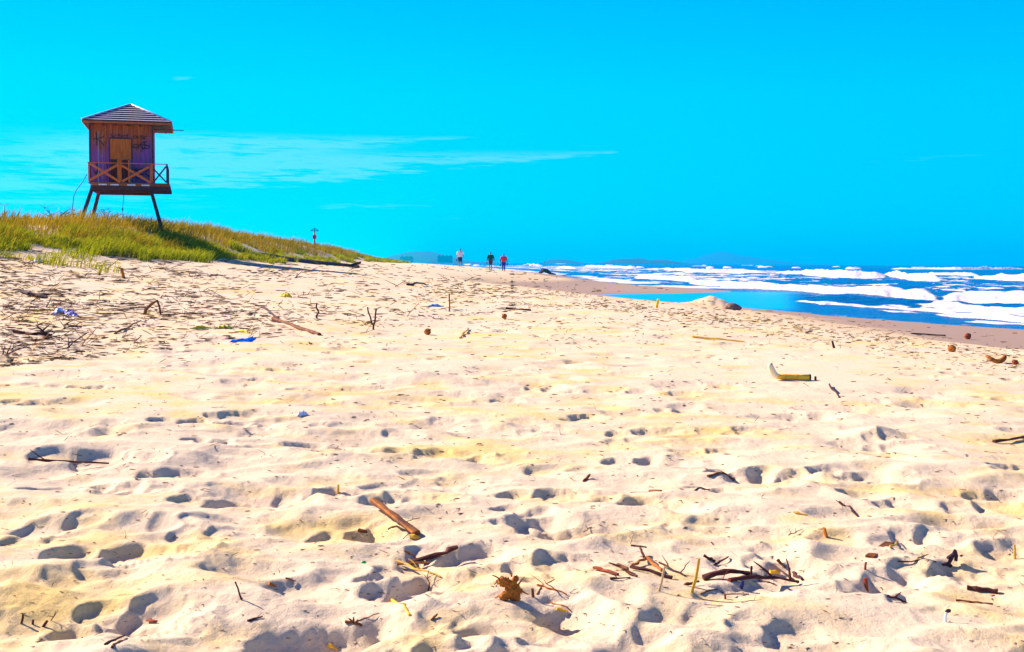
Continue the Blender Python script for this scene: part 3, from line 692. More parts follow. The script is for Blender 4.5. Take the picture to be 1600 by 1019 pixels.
blades('dry_dune_grass', P_, cl_ * r_.uniform(0.24, 0.60, len(P_)) * np.where(P_[:, 1] > 130, 0.6, 1), r_.uniform(0.15, 0.8, len(P_)), r_.uniform(0.004, 0.010, len(P_)) * (0.7 + P_[:, 1] / 60), grassmat('golden_grass', (0.10, 0.085, 0.004), (0.32, 0.235, 0.010), (0.46, 0.28, 0.018)), 2)

# bare shrubs on the crest
m_twig = simple('dark_twig', (0.035, 0.022, 0.03), (0.06, 0.03, 0.02), 0.8, 9)
def bare_shrub(px, Y, spread, h, label, seed):
    rr = random.Random(seed); X = (px - 800) / F * Y; z = gz(X, Y)
    root = empty('bare_shrub', (X, Y, z - 0.05), 0, label, 'shrub', 'leafless shrubs on the dune crest')
    for k in range(9):
        b = MB(); a = rr.uniform(0, 6.28); l = spread * rr.uniform(0.5, 1); top = Vector((math.cos(a) * l, math.sin(a) * l, h * rr.uniform(0.6, 1)))
        mid = top * 0.5 + Vector((0, 0, h * 0.2)); b.tube([(0, 0, 0), mid, top], [0.018, 0.012, 0.005], 5)
        bo = b.build('branch', m_twig, root)
        for j in range(4):
            b2 = MB(); s0 = mid.lerp(top, rr.random()); b2.tube([s0, s0 + Vector((rr.uniform(-.2, .35), rr.uniform(-.2, .2), rr.uniform(0, .16)))], [0.007, 0.003], 4); b2.build('twig', m_twig, bo)
bare_shrub(88, 40, 0.75, 0.62, 'dark leafless shrub on the dune crest left of the lifeguard tower', 1)
bare_shrub(168, 45, 0.55, 0.66, 'small leafless shrub between the legs of the lifeguard tower', 2)

# far lamp post beyond the dune, red marker post on the crest
m_steel = simple('grey_steel', (0.10, 0.14, 0.20), (0.07, 0.10, 0.15), 0.4, 4, bump=0)
lx, ly = (8 - 800) / F * 150, 150.0
lp = empty('street_lamp', (lx, ly, gz(lx, ly)), 0, 'tall double armed street lamp far behind the left end of the dune', 'street lamp')
ltop = 2.0 + (hor(8) - 320) / F * ly - gz(lx, ly)
MB().tube([(0, 0, -0.2), (0, 0, ltop * 0.5), (0, 0, ltop)], [0.09, 0.075, 0.055], 8).build('pole', m_steel, lp, True)
for s_ in (-1, 1):
    MB().tube([(0, 0, ltop - 0.12), (s_ * 0.2, 0, ltop), (s_ * 0.38, 0, ltop + 0.06)], 0.03, 6).build('arm', m_steel, lp, True)
    MB().ball((s_ * 0.46, 0, ltop + 0.06), (0.16, 0.08, 0.045), 10, 6).build('lamp_head', m_steel, lp, True)
ry = 98.0; rx = (491.5 - 800) / F * ry; rz = gz(rx, ry); rtop = 2.0 + (hor(491) - 357) / F * ry - rz
rp = empty('marker_post', (rx, ry, rz), 0, 'small red marker post with a pitched dark cap on the dune crest', 'post')
m_red = simple('faded_red_paint', (0.62, 0.05, 0.09), (0.45, 0.03, 0.06), 0.6, 4, bump=0)
MB().tube([(0, 0, -0.2), (0, 0, rtop * 0.5), (0, 0, rtop - 0.18)], [0.07, 0.06, 0.05], 8).build('post', m_red, rp, True)
b = MB(); b.bar((-0.30, 0, rtop - 0.20), (0.30, 0, rtop - 0.20), 0.06, 0.05); b.bar((-0.30, 0, rtop - 0.19), (0.0, 0, rtop), 0.06, 0.05); b.bar((0.30, 0, rtop - 0.19), (0.0, 0, rtop), 0.06, 0.05)
b.box((0, 0, rtop - 0.10), (0.05, 0.05, 0.2)); b.build('cap', m_black, rp)
MB().box((0, -0.05, rtop - 0.68), (0.30, 0.06, 0.30)).build('board', m_red, rp)

# ------------------------------------------------------------------ people
def remesh(o, vox, sm=4):
    md = o.modifiers.new('r', 'REMESH'); md.mode = 'VOXEL'; md.voxel_size = vox; md.use_smooth_shade = True
    ms = o.modifiers.new('s', 'SMOOTH'); ms.iterations = sm; ms.factor = 0.5
    dg = bpy.context.evaluated_depsgraph_get(); dg.update()
    me = bpy.data.meshes.new_from_object(o.evaluated_get(dg)); old = o.data; mt = old.materials[0]
    o.modifiers.clear(); o.data = me; me.name = o.name; me.materials.clear(); me.materials.append(mt)
    me.polygons.foreach_set('use_smooth', [True] * len(me.polygons))
m_skin = simple('tanned_skin', (0.30, 0.13, 0.075), (0.24, 0.10, 0.06), 0.55, 5, bump=0)
m_hair = simple('dark_hair', (0.015, 0.010, 0.010), (0.03, 0.018, 0.015), 0.6, 30)
def person(px, Y, H, label, rz, stride, colours, long_sleeve, legs_long, bulk=1.0):
    X = (px - 800) / F * Y; pos = Vector((X, Y, gz(X, Y)))
    root = empty('person', pos, rz, label, 'person', 'people walking along the beach')
    s = H / 1.70
    V3 = lambda x, y, z: Vector((x * s, y * s, z * s))
    hip = {}; knee = {}; ank = {}; sh = {}; elb = {}; wri = {}
    for sd_, f in ((-1, 1), (1, -1)):
        k = stride * f
        hip[sd_] = V3(0.09 * sd_, 0, 0.88); knee[sd_] = V3(0.10 * sd_, -0.06 - 0.16 * k, 0.47 + 0.01 * k); ank[sd_] = V3(0.10 * sd_, -0.02 - 0.26 * k + (0.10 if k < 0 else 0), 0.085)
        sh[sd_] = V3(0.175 * sd_ * bulk, 0.01, 1.39); elb[sd_] = V3(0.245 * sd_ * bulk, 0.03 + 0.10 * k, 1.12); wri[sd_] = V3(0.265 * sd_ * bulk, -0.06 + 0.16 * k, 0.87)
    b = MB(); q = lambda r: r * s
    b.ball(V3(0, 0, 0.93), (q(.165 * bulk), q(.115 * bulk), q(.13))); b.ball(V3(0, 0.0, 1.10), (q(.145 * bulk), q(.105 * bulk), q(.18))); b.ball(V3(0, 0.01, 1.30), (q(.170 * bulk), q(.110), q(.16)))
    b.caps(V3(-0.14, 0.01, 1.39), q(.062), V3(0.14, 0.01, 1.39), q(.062)); b.caps(V3(0, 0.01, 1.40), q(.058), V3(0, -0.01, 1.52), q(.052))
    # head: skull, jaw, nose, brow, ears, lips, eyes
    b.ball(V3(0, 0.0, 1.605), (q(.074), q(.092), q(.092))); b.ball(V3(0, -0.030, 1.545), (q(.055), q(.062), q(.060))); b.ball(V3(0, -0.097, 1.585), (q(.014), q(.020), q(.026)), 8, 6)
    b.ball(V3(0, -0.084, 1.618), (q(.05), q(.014), q(.010)), 8, 6); b.ball(V3(0, -0.088, 1.548), (q(.024), q(.010), q(.008)), 8, 6)
    for sd_ in (-1, 1):
        b.ball(V3(.076 * sd_, 0.01, 1.59), (q(.012), q(.022), q(.032)), 8, 6); b.ball(V3(.030 * sd_, -0.078, 1.600), q(.012), 8, 6)
        b.caps(hip[sd_], q(.092 * bulk), knee[sd_], q(.060)); b.caps(knee[sd_], q(.058), ank[sd_], q(.038)); b.ball(knee[sd_].lerp(ank[sd_], 0.3) + V3(0, 0.018, 0), (q(.052), q(.056), q(.10)))
        b.caps(ank[sd_] + V3(0, 0.03, -0.045), q(.038), ank[sd_] + V3(0.01 * sd_, -0.13, -0.055), q(.030)); b.ball(ank[sd_] + V3(0.012 * sd_, -0.17, -0.062), (q(.040), q(.035), q(.018)))
        b.caps(sh[sd_], q(.058), elb[sd_], q(.042)); b.caps(elb[sd_], q(.041), wri[sd_], q(.027))
        d = (wri[sd_] - elb[sd_]).normalized(); pc = wri[sd_] + d * q(.055)
        b.ball(pc, (q(.020), q(.040), q(.050)), 10, 6)
        for fi, (off, ln) in enumerate(((-.030, .068), (-.010, .078), (.010, .072), (.029, .056))):
            base_ = pc + d * q(.035) + V3(0, off, 0); m_ = base_ + d * q(ln * .55); b.caps(base_, q(.010), m_, q(.0095), 8); b.caps(m_, q(.0095), m_ + d * q(ln * .3) + V3(-.025 * sd_, 0, 0), q(.008), 8)
        th = pc + V3(-0.004 * sd_, -.030, 0.02); b.caps(th, q(.012), th + d * q(.04) + V3(-.012 * sd_, -.028, 0), q(.009), 8)
    body = b.build('body', m_skin, root); remesh(body, 0.0075, 2)
    # hair
    b = MB(); b.ball(V3(0, 0.014, 1.622), (q(.084), q(.098), q(.092))); b.ball(V3(0, 0.05, 1.58), (q(.078), q(.062), q(.085))); b.ball(V3(0, -0.05, 1.665), (q(.060), q(.05), q(.035)))
    hr = b.build('hair', m_hair, root); remesh(hr, 0.012, 2)
    # top
    b = MB(); g = 0.020
    b.ball(V3(0, 0, 0.97), (q(.180 * bulk + .012), q(.130 * bulk + .012), q(.14))); b.ball(V3(0, 0, 1.12), (q(.165 * bulk + g), q(.118 * bulk + g), q(.20))); b.ball(V3(0, 0.01, 1.30), (q(.178 * bulk + g), q(.118 + g), q(.17)))
    b.caps(V3(-0.145, 0.01, 1.385), q(.080), V3(0.145, 0.01, 1.385), q(.080)); b.caps(V3(0, 0.01, 1.40), q(.07), V3(0, 0.005, 1.445), q(.066))
    for sd_ in (-1, 1): b.caps(sh[sd_], q(.080), sh[sd_].lerp(elb[sd_], 0.82), q(.066))
    top = b.build('shirt', colours[0], root); remesh(top, 0.014, 4)
    if long_sleeve:
        for sd_ in (-1, 1):
            b = MB(); b.caps(sh[sd_].lerp(elb[sd_], 0.72), q(.069), elb[sd_], q(.060)); b.caps(elb[sd_], q(.060), elb[sd_].lerp(wri[sd_], 0.92), q(.044))
            o_ = b.build('sleeve', colours[2], root); remesh(o_, 0.012, 3)
    b = MB(); b.ball(V3(0, 0, 0.90), (q(.178 * bulk + .006), q(.128 * bulk + .006), q(.12)))
    for sd_ in (-1, 1):
        b.caps(hip[sd_], q(.105 * bulk), hip[sd_].lerp(knee[sd_], 0.85), q(.088))
        if legs_long: b.caps(knee[sd_], q(.078), knee[sd_].lerp(ank[sd_], legs_long), q(.062))
    o_ = b.build('trousers' if legs_long else 'shorts', colours[1], root); remesh(o_, 0.013, 3)
    return root, {k_: root.matrix_basis @ (wri[k_] + (wri[k_] - elb[k_]).normalized() * q(.12)) for k_ in wri}
cloth = lambda n, c: simple(n, c, tuple(x * 0.8 for x in c), 0.9, 12, bump=0.4, bdist=0.01)
m_white = cloth('white_cotton', (0.85, 0.85, 0.88)); m_navy = cloth('navy_cotton', (0.02, 0.035, 0.16)); m_green = cloth('dark_green_fleece', (0.012, 0.075, 0.065))
m_brown = cloth('brown_cotton', (0.10, 0.025, 0.03)); m_pink = cloth('red_jersey', (0.95, 0.012, 0.06)); m_blue = cloth('blue_denim', (0.02, 0.03, 0.42)); m_violet = cloth('violet_knit', (0.09, 0.02, 0.30))
m_sole = simple('dark_sandal', (0.02, 0.02, 0.05), (0.03, 0.03, 0.06), 0.6, 20, bump=0)
_, h1 = person(718.5, 117, 1.74, 'person in a loose white shirt and navy shorts, walking apart from the other two', 0.1, 0.35, (m_white, m_navy, None), False, 0, 1.18)
_, h2 = person(766, 121, 1.70, 'person in a dark green jacket and brown shorts carrying sandals', -0.1, -0.4, (m_green, m_brown, m_green), True, 0, 1.30)
_, h3 = person(786.5, 115, 1.62, 'person in a bright red top and blue trousers with shoes in both hands', 0.05, 0.45, (m_pink, m_blue, m_violet), True, 0.75, 1.26)
def sandal(p_, label, tilt):
    root = empty('sandal', p_, tilt, label, 'sandal', 'sandals carried in hand')
    b = MB(); b.tube([(0, -0.045, 0.03), (0, -0.05, -0.06), (0, -0.045, -0.16), (0, -0.03, -0.24)], [0.036, 0.040, 0.048, 0.030], 8, 0.35); b.build('sole', m_sole, root, True)
    b = MB(); b.tube([(-0.045, -0.04, -0.10), (-0.03, 0.0, -0.12), (0, 0.012, -0.15), (0.03, 0.0, -0.12), (0.045, -0.04, -0.10)], 0.009, 6); b.build('strap', m_sole, root, True)
sandal(h1[-1], 'dark sandal dangling from the hand of the person in white', 0.3)
sandal(h2[-1], 'dark sandal dangling from the hand of the person in green', 0.1)
sandal(h3[-1], 'dark shoe in the landward hand of the person in red', 0.2)
sandal(h3[1], 'dark shoe in the seaward hand of the person in red', -0.3)

# ------------------------------------------------------------------ driftwood, husks and litter
BR = {'straw': simple('bleached_cane', (0.95, 0.80, 0.50), (0.85, 0.66, 0.34), 0.6, 5, bump=0.2),
      'dark': simple('dark_driftwood', (0.12, 0.032, 0.022), (0.035, 0.010, 0.014), 0.8, 10, (1, 1, 1), 0.6, 0.004),
      'brown': simple('brown_driftwood', (0.25, 0.085, 0.018), (0.10, 0.028, 0.010), 0.8, 12, (1, 1, 1), 0.6, 0.004),
      'orange': simple('orange_bark', (0.50, 0.18, 0.018), (0.24, 0.07, 0.012), 0.8, 12, (1, 1, 1), 0.6, 0.004),
      'yellow': simple('yellow_reed', (0.74, 0.46, 0.05), (0.52, 0.30, 0.03), 0.7, 8, (1, 1, 1), 0.3, 0.003),
      'gold': simple('bright_bamboo', (1.0, 0.60, 0.04), (0.95, 0.50, 0.025), 0.6, 5, bump=0.2),
      'pale': simple('bleached_stick', (0.70, 0.52, 0.30), (0.50, 0.34, 0.16), 0.8, 12, bump=0.3),
      'black': simple('blackened_wood', (0.035, 0.018, 0.04), (0.06, 0.025, 0.04), 0.8, 8, bump=0.6),
      'rust': simple('rust_red_bark', (0.36, 0.065, 0.016), (0.18, 0.028, 0.012), 0.8, 12, bump=0.5)}
def px_len(p_): return p_.y / F              # metres per photo pixel at that spot
def wobble(a, b, n, amp, rr):
    a, b = Vector(a), Vector(b); L = (b - a).length; out_p = []
    for k in range(n + 1):
        t_ = k / n; e = math.sin(math.pi * t_)
        out_p.append(a.lerp(b, t_) + Vector((rr.uniform(-1, 1), rr.uniform(-1, 1), rr.uniform(-0.5, 0.5))) * amp * L * (0.3 + 0.7 * e))
    return out_p
def stick(name, ends, wpx, m, label, cat, lift=(0.0, 0.0), bend=0.03, n=5, flat_=0.8, taper=0.7, branch=0, group=None, seed=None, arch=0.0, straight=False):
    """a stick lying from one photo point to the other; lift raises its ends clear of the sand (photo pixels)"""
    rr = random.Random(seed if seed is not None else int(ends[0][0] * 7 + ends[0][1]))
    a, b = at(*ends[0]), at(*ends[1]); u = px_len(a)
    r0 = wpx * u / 2
    A = a + Vector((0, 0, r0 * 0.6 + lift[0] * u)); B = b + Vector((0, 0, r0 * 0.6 + lift[1] * u))
    o = (A + B) / 2; o = Vector((o.x, o.y, min(a.z, b.z)))
    pts = wobble(A - o, B - o, n, bend, rr); L = (B - A).length
    for k in range(len(pts)): pts[k].z += arch * L * math.sin(math.pi * k / n)
    for q_ in (() if straight else pts[1:-1]):
        g = gz(q_.x + o.x, q_.y + o.y) - o.z; q_.z = max(q_.z, g + r0 * 0.35)
    rad = [r0 * (1 - (1 - taper) * k / n) * rr.uniform(0.74, 1.24) for k in range(n + 1)]
    mb = MB(); mb.tube(pts, rad, 8, flat_, 0.20, rr.randint(0, 999))
    ob = mb.build(name, m, None, False, o)
    tag(ob, label, cat, group)
    if branch:
        for k in range(branch):
            bb = MB()
            s0 = pts[rr.randint(1, n - 1)]; L = (B - A).length
            e = s0 + Vector((rr.uniform(-.35, .35) * L, rr.uniform(-.2, .2) * L, rr.uniform(0.05, 0.3) * L))
            bb.tube(wobble(s0, e, 3, 0.08, rr), [r0 * .5, r0 * .45, r0 * .35, r0 * .2], 6, 1, 0.1, k)
            bb.build('branch', m, ob)
    return ob
def upright(name, px, y0, px1, y1, wpx, m, label, cat, flat_=1.0, bend=0.02, group=None):
    """a stick planted in the sand at photo point px, y0 with its tip seen at px1, y1"""
    a = at(px, y0); u = px_len(a); r0 = wpx * u / 2; h = (y0 - y1) * u
    tip = Vector(((px1 - px) * u, rnd.uniform(-0.1, 0.1) * h, h))
    ob = MB().tube(wobble((0, 0, -0.02), tip, 4, bend, rnd), [r0, r0, r0 * .95, r0 * .9, r0 * .85], 8, flat_, 0.08, int(px)).build(name, m, None, False, a)
    return tag(ob, label, cat, group)
DW = 'driftwood'
# the thick split cane
o_ = stick('driftwood_stick', ((584, 796), (652, 840)), 13, BR['brown'], 'thick brown split cane leaning in a hollow of the sand', DW, (10, 3), 0.006, 6, 0.75, 1.0, straight=True)
p0 = at(642, 841); e0 = MB().tube([(0, 0, 0.004), (0.012, -0.006, 0.006), (0.03, -0.012, 0.003)], [0.009, 0.008, 0.002], 7).build('splinter', BR['yellow'], o_); e0.location = p0 - o_.location
ca, cb = at(584, 796), at(652, 840); uu = px_len(ca)
MB().tube([ca - o_.location + Vector((-5 * uu, 0, 17 * uu)), (ca + cb) / 2 - o_.location + Vector((-5 * uu, 0, 12 * uu)), cb - o_.location + Vector((-6 * uu, 0, 7 * uu))], [2.0 * uu, 2.4 * uu, 2.0 * uu], 6, 1, 0.2, 4).build('split_edge', BR['orange'], o_)
stick('driftwood_stick', ((607, 828), (640, 834)), 5, BR['dark'], 'short dark stick under the thick split cane', DW)
stick('bark_piece', ((560, 832), (574, 834)), 9, BR['brown'], 'small brown bark lump left of the thick split cane', 'bark', (1, 0), 0.05, 3, 0.8, 0.5)
# curved husk with reed
stick('palm_husk', ((640, 884), (714, 866)), 12, BR['dark'], 'dark curved husk lying across a trodden hollow', 'palm husk', (1, 8), 0.05, 7, 0.6, 0.9, arch=-0.02)
stick('palm_husk', ((622, 884), (672, 884)), 8, BR['brown'], 'frayed brown husk strip beside the dark curved husk', 'palm husk', (0, 2), 0.06, 6, 0.5)
stick('reed', ((620, 880), (690, 902)), 5, BR['yellow'], 'yellow reed lying in front of the dark curved husk', 'reed', (2, 0), 0.035, 7, 0.8, 0.6, 1)
stick('twig', ((632, 866), (664, 882)), 4, BR['orange'], 'thin orange twig stuck between the husk pieces', 'twig', (4, 2), 0.05)
# root lump with the long blue shadow
pl = at(797, 938); u = px_len(pl) * 1.2
root = empty('root_lump', pl, 0, 'knobbly orange brown root lump standing up and casting a long shadow', 'driftwood')
b = MB()
for k_, (x_, y_, z_, rx_, ry_, rz_) in enumerate(((3, 0, 11, 9, 7, 12), (-9, -1, 25, 9, 6, 6.5), (5, 1, 25, 5.5, 5, 9), (-6, -2, 6, 8.5, 6, 6.5), (9, 0, 4, 5, 5, 5), (-1, 1, 21, 6, 5, 6), (11, 1, 16, 3.5, 4, 8))):
    b.ball((x_ * u, y_ * u, z_ * u), (rx_ * u, ry_ * u, rz_ * u), 12, 9, Matrix.Rotation(0.5 * (k_ % 3 - 1), 3, 'Y'), 0.22, 3 + k_)
o_ = b.build('lump', BR['orange'], root); remesh(o_, 0.0014, 1)
vv = np.array([q.co[:] for q in o_.data.vertices]); nn_ = np.array([q.normal[:] for q in o_.data.vertices])
vv += nn_ * (0.0034 * fbm(vv[:, 0] * 170 + vv[:, 1] * 90, vv[:, 2] * 130, 3, 300))[:, None]; o_.data.vertices.foreach_set('co', vv.astype(np.float32).ravel()); o_.data.update()
for (q0, q1) in (((-10, 26), (-24, 34)), ((10, 20), (19, 32)), ((2, 32), (0, 36)), ((10, 14), (24, 8)), ((-8, 2), (-10, -4)), ((-14, 27), (-21, 21)), ((-12, 6), (-20, 3))):
    b = MB(); b.tube([(q0[0] * u, 0, q0[1] * u), ((q0[0] + q1[0]) / 2 * u, -2 * u, (q0[1] + q1[1]) / 2 * u + 1 * u), (q1[0] * u, -1 * u, q1[1] * u)], [1.4 * u, 1.1 * u, 0.7 * u], 6, 1, 0.2, q0[0]); b.build('rootlet', BR['orange'], root)
upright('peg', 833, 933, 832, 919, 5, BR['brown'], 'stubby brown peg next to the orange root lump', 'stick')
stick('twig', ((838, 929), (868, 908)), 2.5, BR['brown'], 'thin forked twig behind the stubby brown peg', 'twig', (0, 3), 0.06, 5, 1, 0.6, 1)
stick('twig', ((840, 916), (885, 930)), 4, BR['orange'], 'orange knotted twig right of the root lump', 'twig', (1, 0), 0.05, 5, 1, 0.5, 1)
stick('twig', ((858, 944), (892, 956)), 3, BR['orange'], 'thin orange twig lying in front of the root lump shadow', 'twig', (3, 0))
stick('bark_piece', ((870, 954), (886, 957)), 8, BR['gold'], 'little yellow bark flake at the tip of the root lump shadow', 'bark', (1, 0), 0.05, 3, 0.7, 0.4)
# driftwood pile to the right of centre
stick('bark_strip', ((928, 890), (966, 900)), 8, BR['rust'], 'reddish bark strip at the left end of the twig pile', 'bark', (1, 0), 0.03, 5, 0.6, 0.8)
stick('bark_strip', ((985, 890), (1050, 905)), 10, BR['dark'], 'longest dark red bark strip in the twig pile', 'bark', (2, 0), 0.04, 6, 0.6, 0.8)
stick('driftwood_stick', ((990, 884), (1014, 874)), 6, BR['orange'], 'orange stick propped on top of the twig pile', DW, (0, 2), 0.03)
stick('driftwood_stick', ((1012, 876), (1034, 896)), 6, BR['orange'], 'orange stick leaning down the right of the twig pile', DW, (2, 3), 0.03)
stick('twig', ((1006, 876), (1001, 866)), 5, BR['dark'], 'dark twig pointing up from the twig pile', 'twig', (4, 8), 0.03)
stick('twig', ((986, 853), (1010, 856)), 3.5, BR['dark'], 'dark twig lying just behind the twig pile', 'twig')
stick('driftwood_stick', ((965, 888), (994, 902)), 8, BR['brown'], 'forked brown stick at the front of the twig pile', DW, (3, 0), 0.05, 5, 0.8, 0.6, 2)
stick('twig', ((953, 905), (985, 904)), 4, BR['dark'], 'dark twig in front of the reddish bark strip', 'twig', branch=1)
stick('twig', ((1030, 886), (1070, 901)), 4, BR['dark'], 'dark forked twig right of the twig pile', 'twig', (6, 0), branch=2)
upright('reed', 1028, 923, 1038, 884, 4, BR['pale'], 'pale reed planted upright in front of the twig pile', 'reed')
upright('reed', 1079, 925, 1092, 871, 5, BR['yellow'], 'yellow reed planted upright between the twig pile and the dark branch', 'reed')
stick('bark_strip', ((1070, 916), (1092, 914)), 6, BR['brown'], 'curled brown bark at the foot of the upright yellow reed', 'bark', (1, 4), 0.06)
stick('twig', ((1080, 918), (1107, 925)), 3, BR['dark'], 'dark strip laid as the shadow of the upright yellow reed', 'twig')  # painted shadow of the upright reed, modelled as a dark strip
# the dark branch
stick('branch', ((1098, 907), (1170, 902)), 11, BR['dark'], 'thick maroon arched branch at the left of the long dark branch', DW, (1, 2), 0.03, 7, 0.8, 0.8, arch=0.10)
stick('branch', ((1138, 909), (1248, 913)), 9, BR['dark'], 'long dark branch lying flat with a fork', DW, (0, 1), 0.02, 8, 0.8, 0.5, 2, arch=0.05)
upright('twig', 1174, 900, 1174, 884, 4, BR['dark'], 'short dark twig standing behind the long dark branch', 'twig')
stick('driftwood_stick', ((1208, 888), (1246, 912)), 4, BR['dark'], 'straight dark stick sloping over the long dark branch', DW, (4, 0), 0.01)
stick('bark_piece', ((1203, 898), (1218, 898)), 9, BR['gold'], 'yellow bark piece on the long dark branch', 'bark', (2, 1), 0.05, 3, 0.8, 0.6)
stick('bark_piece', ((1215, 880), (1227, 889)), 6, BR['brown'], 'brown bark piece behind the straight dark stick', 'bark', (3, 0))
stick('bark_piece', ((1240, 900), (1254, 907)), 7, BR['dark'], 'dark knob of bark at the right end of the long dark branch', 'bark', (3, 0), 0.06)
stick('twig', ((1186, 907), (1212, 915)), 3, BR['dark'], 'thin dark twig under the long dark branch', 'twig')
upright('plastic_stub', 1157, 917, 1161, 907, 6, simple('navy_plastic', (0.01, 0.015, 0.20), (0.01, 0.01, 0.12), 0.4, 5, bump=0), 'navy blue plastic stub under the long dark branch', 'plastic')
stick('twig', ((1116, 884), (1138, 872)), 4, BR['dark'], 'dark twig slanting up behind the thick maroon arched branch', 'twig', (0, 1), 0.02)
stick('bark_piece', ((1100, 873), (1118, 879)), 7, BR['dark'], 'dark hooked bark behind the upright yellow reed', 'bark', (3, 0), 0.10)
stick('twig', ((1094, 929), (1170, 929)), 2.5, BR['dark'], 'thin dark stem lying in front of the long dark branch', 'twig', (0, 0), 0.01, 6)
upright('peg', 1133, 936, 1133, 928, 4, BR['brown'], 'tiny brown peg touching the thin dark stem', 'stick')
# planks and pegs at the right
def plank(px0, py0, px1, py1, wpx, m, label):
    a, b_ = at(px0, py0), at(px1, py1); u = px_len(a); o = (a + b_) / 2
    mb = MB(); mb.bar(a - o + Vector((0, 0, 2 * u)), b_ - o + Vector((0, 0, 5 * u)), wpx * u, 4 * u)
    ob = mb.build('plank', m, None, False, o); md = ob.modifiers.new('b', 'BEVEL'); md.width = 0.7 * u; md.segments = 2
    return tag(ob, label, 'plank')
plank(1359, 872, 1390, 853, 15, BR['brown'], 'flat brown plank offcut slanting on the sand')
stick('reed', ((1390, 858), (1404, 848)), 4, BR['yellow'], 'yellow splinter at the top end of the flat brown plank', 'reed', (2, 1))
upright('plank', 1292, 838, 1287, 824, 10, BR['orange'], 'small orange plank end poking from the sand', 'plank', 0.4)
upright('peg', 1355, 921, 1352, 903, 7, BR['rust'], 'rust red peg standing upright in the sand', 'stick')
upright('twig', 1350, 890, 1353, 878, 4, BR['brown'], 'thin brown twig standing above the rust red peg', 'twig')
stick('driftwood_stick', ((1511, 921), (1559, 927)), 8, BR['dark'], 'dark broken stick with a ragged end near the right edge', DW, (1, 0), 0.03, 6, 0.9, 1.1)
stick('twig', ((1493, 940), (1551, 945)), 4, BR['brown'], 'bowed brown twig below the dark broken stick', 'twig', (1, 0), 0.03, 7)
stick('driftwood_stick', ((1386, 934), (1416, 943)), 6, BR['dark'], 'forked dark stick lying right of the rust red peg', DW, (2, 0), 0.06, 5, 0.8, 0.6, 2)
pk = at(1489, 884); u = px_len(pk)
b = MB()
for (q0, q1, q2) in (((-8, 2), (-2, 14), (3, 26)), ((4, 8), (5, 16), (3, 25)), ((3, 20), (-4, 16), (-10, 12)), ((-8, 2), (-12, 3), (-18, 2)), ((-8, 2), (-4, 0), (-2, -2))): b.tube([(q0[0] * u, 0, max(q0[1], 0) * u), (q1[0] * u, -1 * u, max(q1[1], 0) * u), (q2[0] * u, 0, max(q2[1], 0) * u)], [3 * u, 3 * u, 2.2 * u], 7, 1, 0.15, q0[0])
tag(b.build('branch', BR['black'], None, False, pk), 'black forked branch standing like two legs near the right edge', DW)
ps = at(1478, 972); u = px_len(ps)
sr = empty('paper_straw', ps, 0, 'white straw planted in the sand with a dark seed on its tip', 'straw')
MB().tube([(0, 0, -0.01), (-1 * u, 0, 8 * u), (1 * u, 0, 17 * u)], [2.2 * u, 2.0 * u, 1.8 * u], 7).build('straw', simple('white_plastic', (0.85, 0.85, 0.9), (0.8, 0.8, 0.85), 0.4, bump=0), sr, True)
MB().ball((3 * u, 0, 18 * u), (5 * u, 3 * u, 3 * u), 8, 6, None, 0.2, 2).build('seed', BR['black'], sr)
upright('reed', 1587, 873, 1585, 851, 4, BR['yellow'], 'short yellow reed upright at the right edge of the sand', 'reed')
stick('twig', ((1403, 878), (1463, 879)), 3, BR['dark'], 'long thin dark twig right of the flat brown plank', 'twig', (0, 0), 0.015, 6)
stick('reed', ((1430, 881), (1450, 869)), 3, BR['yellow'], 'yellow reed crossing the long thin dark twig', 'reed', (0, 2), 0.01)
stick('driftwood_stick', ((1553, 692), (1605, 689)), 6, BR['dark'], 'dark stick reaching in from the right edge of the picture', DW, (0, 6), 0.02)
stick('twig', ((1312, 789), (1340, 808)), 4, BR['dark'], 'dark twig crossed by a short stub, above the flat brown plank', 'twig', (3, 0), 0.02, 5, 1, 0.8, 1)
stick('bark_piece', ((1240, 803), (1262, 806)), 6, BR['yellow'], 'yellow leaf shaped bark left of the dark crossed twig', 'bark', (1, 0), 0.04, 4, 0.6, 0.5)
# left foreground
stick('twig', ((44, 724), (170, 729)), 4, BR['dark'], 'longest thin dark twig lying across the sand on the left', 'twig', (5, 4), 0.012, 9, 1, 0.7, 1, straight=True)
upright('twig', 382, 938, 368, 908, 3, BR['dark'], 'bent thin twig standing in the sand near the two footprints', 'twig', 1, 0.08)
stick('twig', ((165, 1008), (195, 995)), 5, BR['dark'], 'dark twig slanting beside its shorter twin at the bottom left', 'twig', (0, 1), 0.02)
stick('twig', ((176, 1013), (192, 1003)), 5, BR['brown'], 'shorter brown twig in front of the slanting dark twig', 'twig', (0, 1), 0.02)
for (xa, ya, xb, yb, w_, lb) in ((31, 973, 37, 960, 4, 'leftmost stub of the three dark stubs at the bottom left'), (49, 975, 52, 968, 4, 'middle stub of the three dark stubs at the bottom left'), (59, 979, 74, 970, 5, 'slanting right stub of the three dark stubs at the bottom left')):
    upright('twig', xa, ya, xb, yb, w_, BR['dark'], lb, 'twig', 1, 0.02)
stick('bark_piece', ((230, 972), (245, 974)), 7, BR['rust'], 'rust red bark chip below the two footprints', 'bark', (1, 1), 0.03, 4, 0.6, 0.9)
stick('bark_piece', ((420, 915), (432, 918)), 8, BR['orange'], 'orange bark chip right of the bent standing twig', 'bark', (1, 0), 0.05, 3, 0.7, 0.4)
stick('dry_leaf', ((446, 906), (463, 910)), 6, BR['rust'], 'small reddish dry leaf above the orange bark chip', 'leaf', (1, 0), 0.03, 4, 0.4, 0.5)
stick('driftwood_stick', ((388, 972), (410, 966)), 6, BR['dark'], 'short dark stick at the edge of the big footprint', DW, (0, 1))
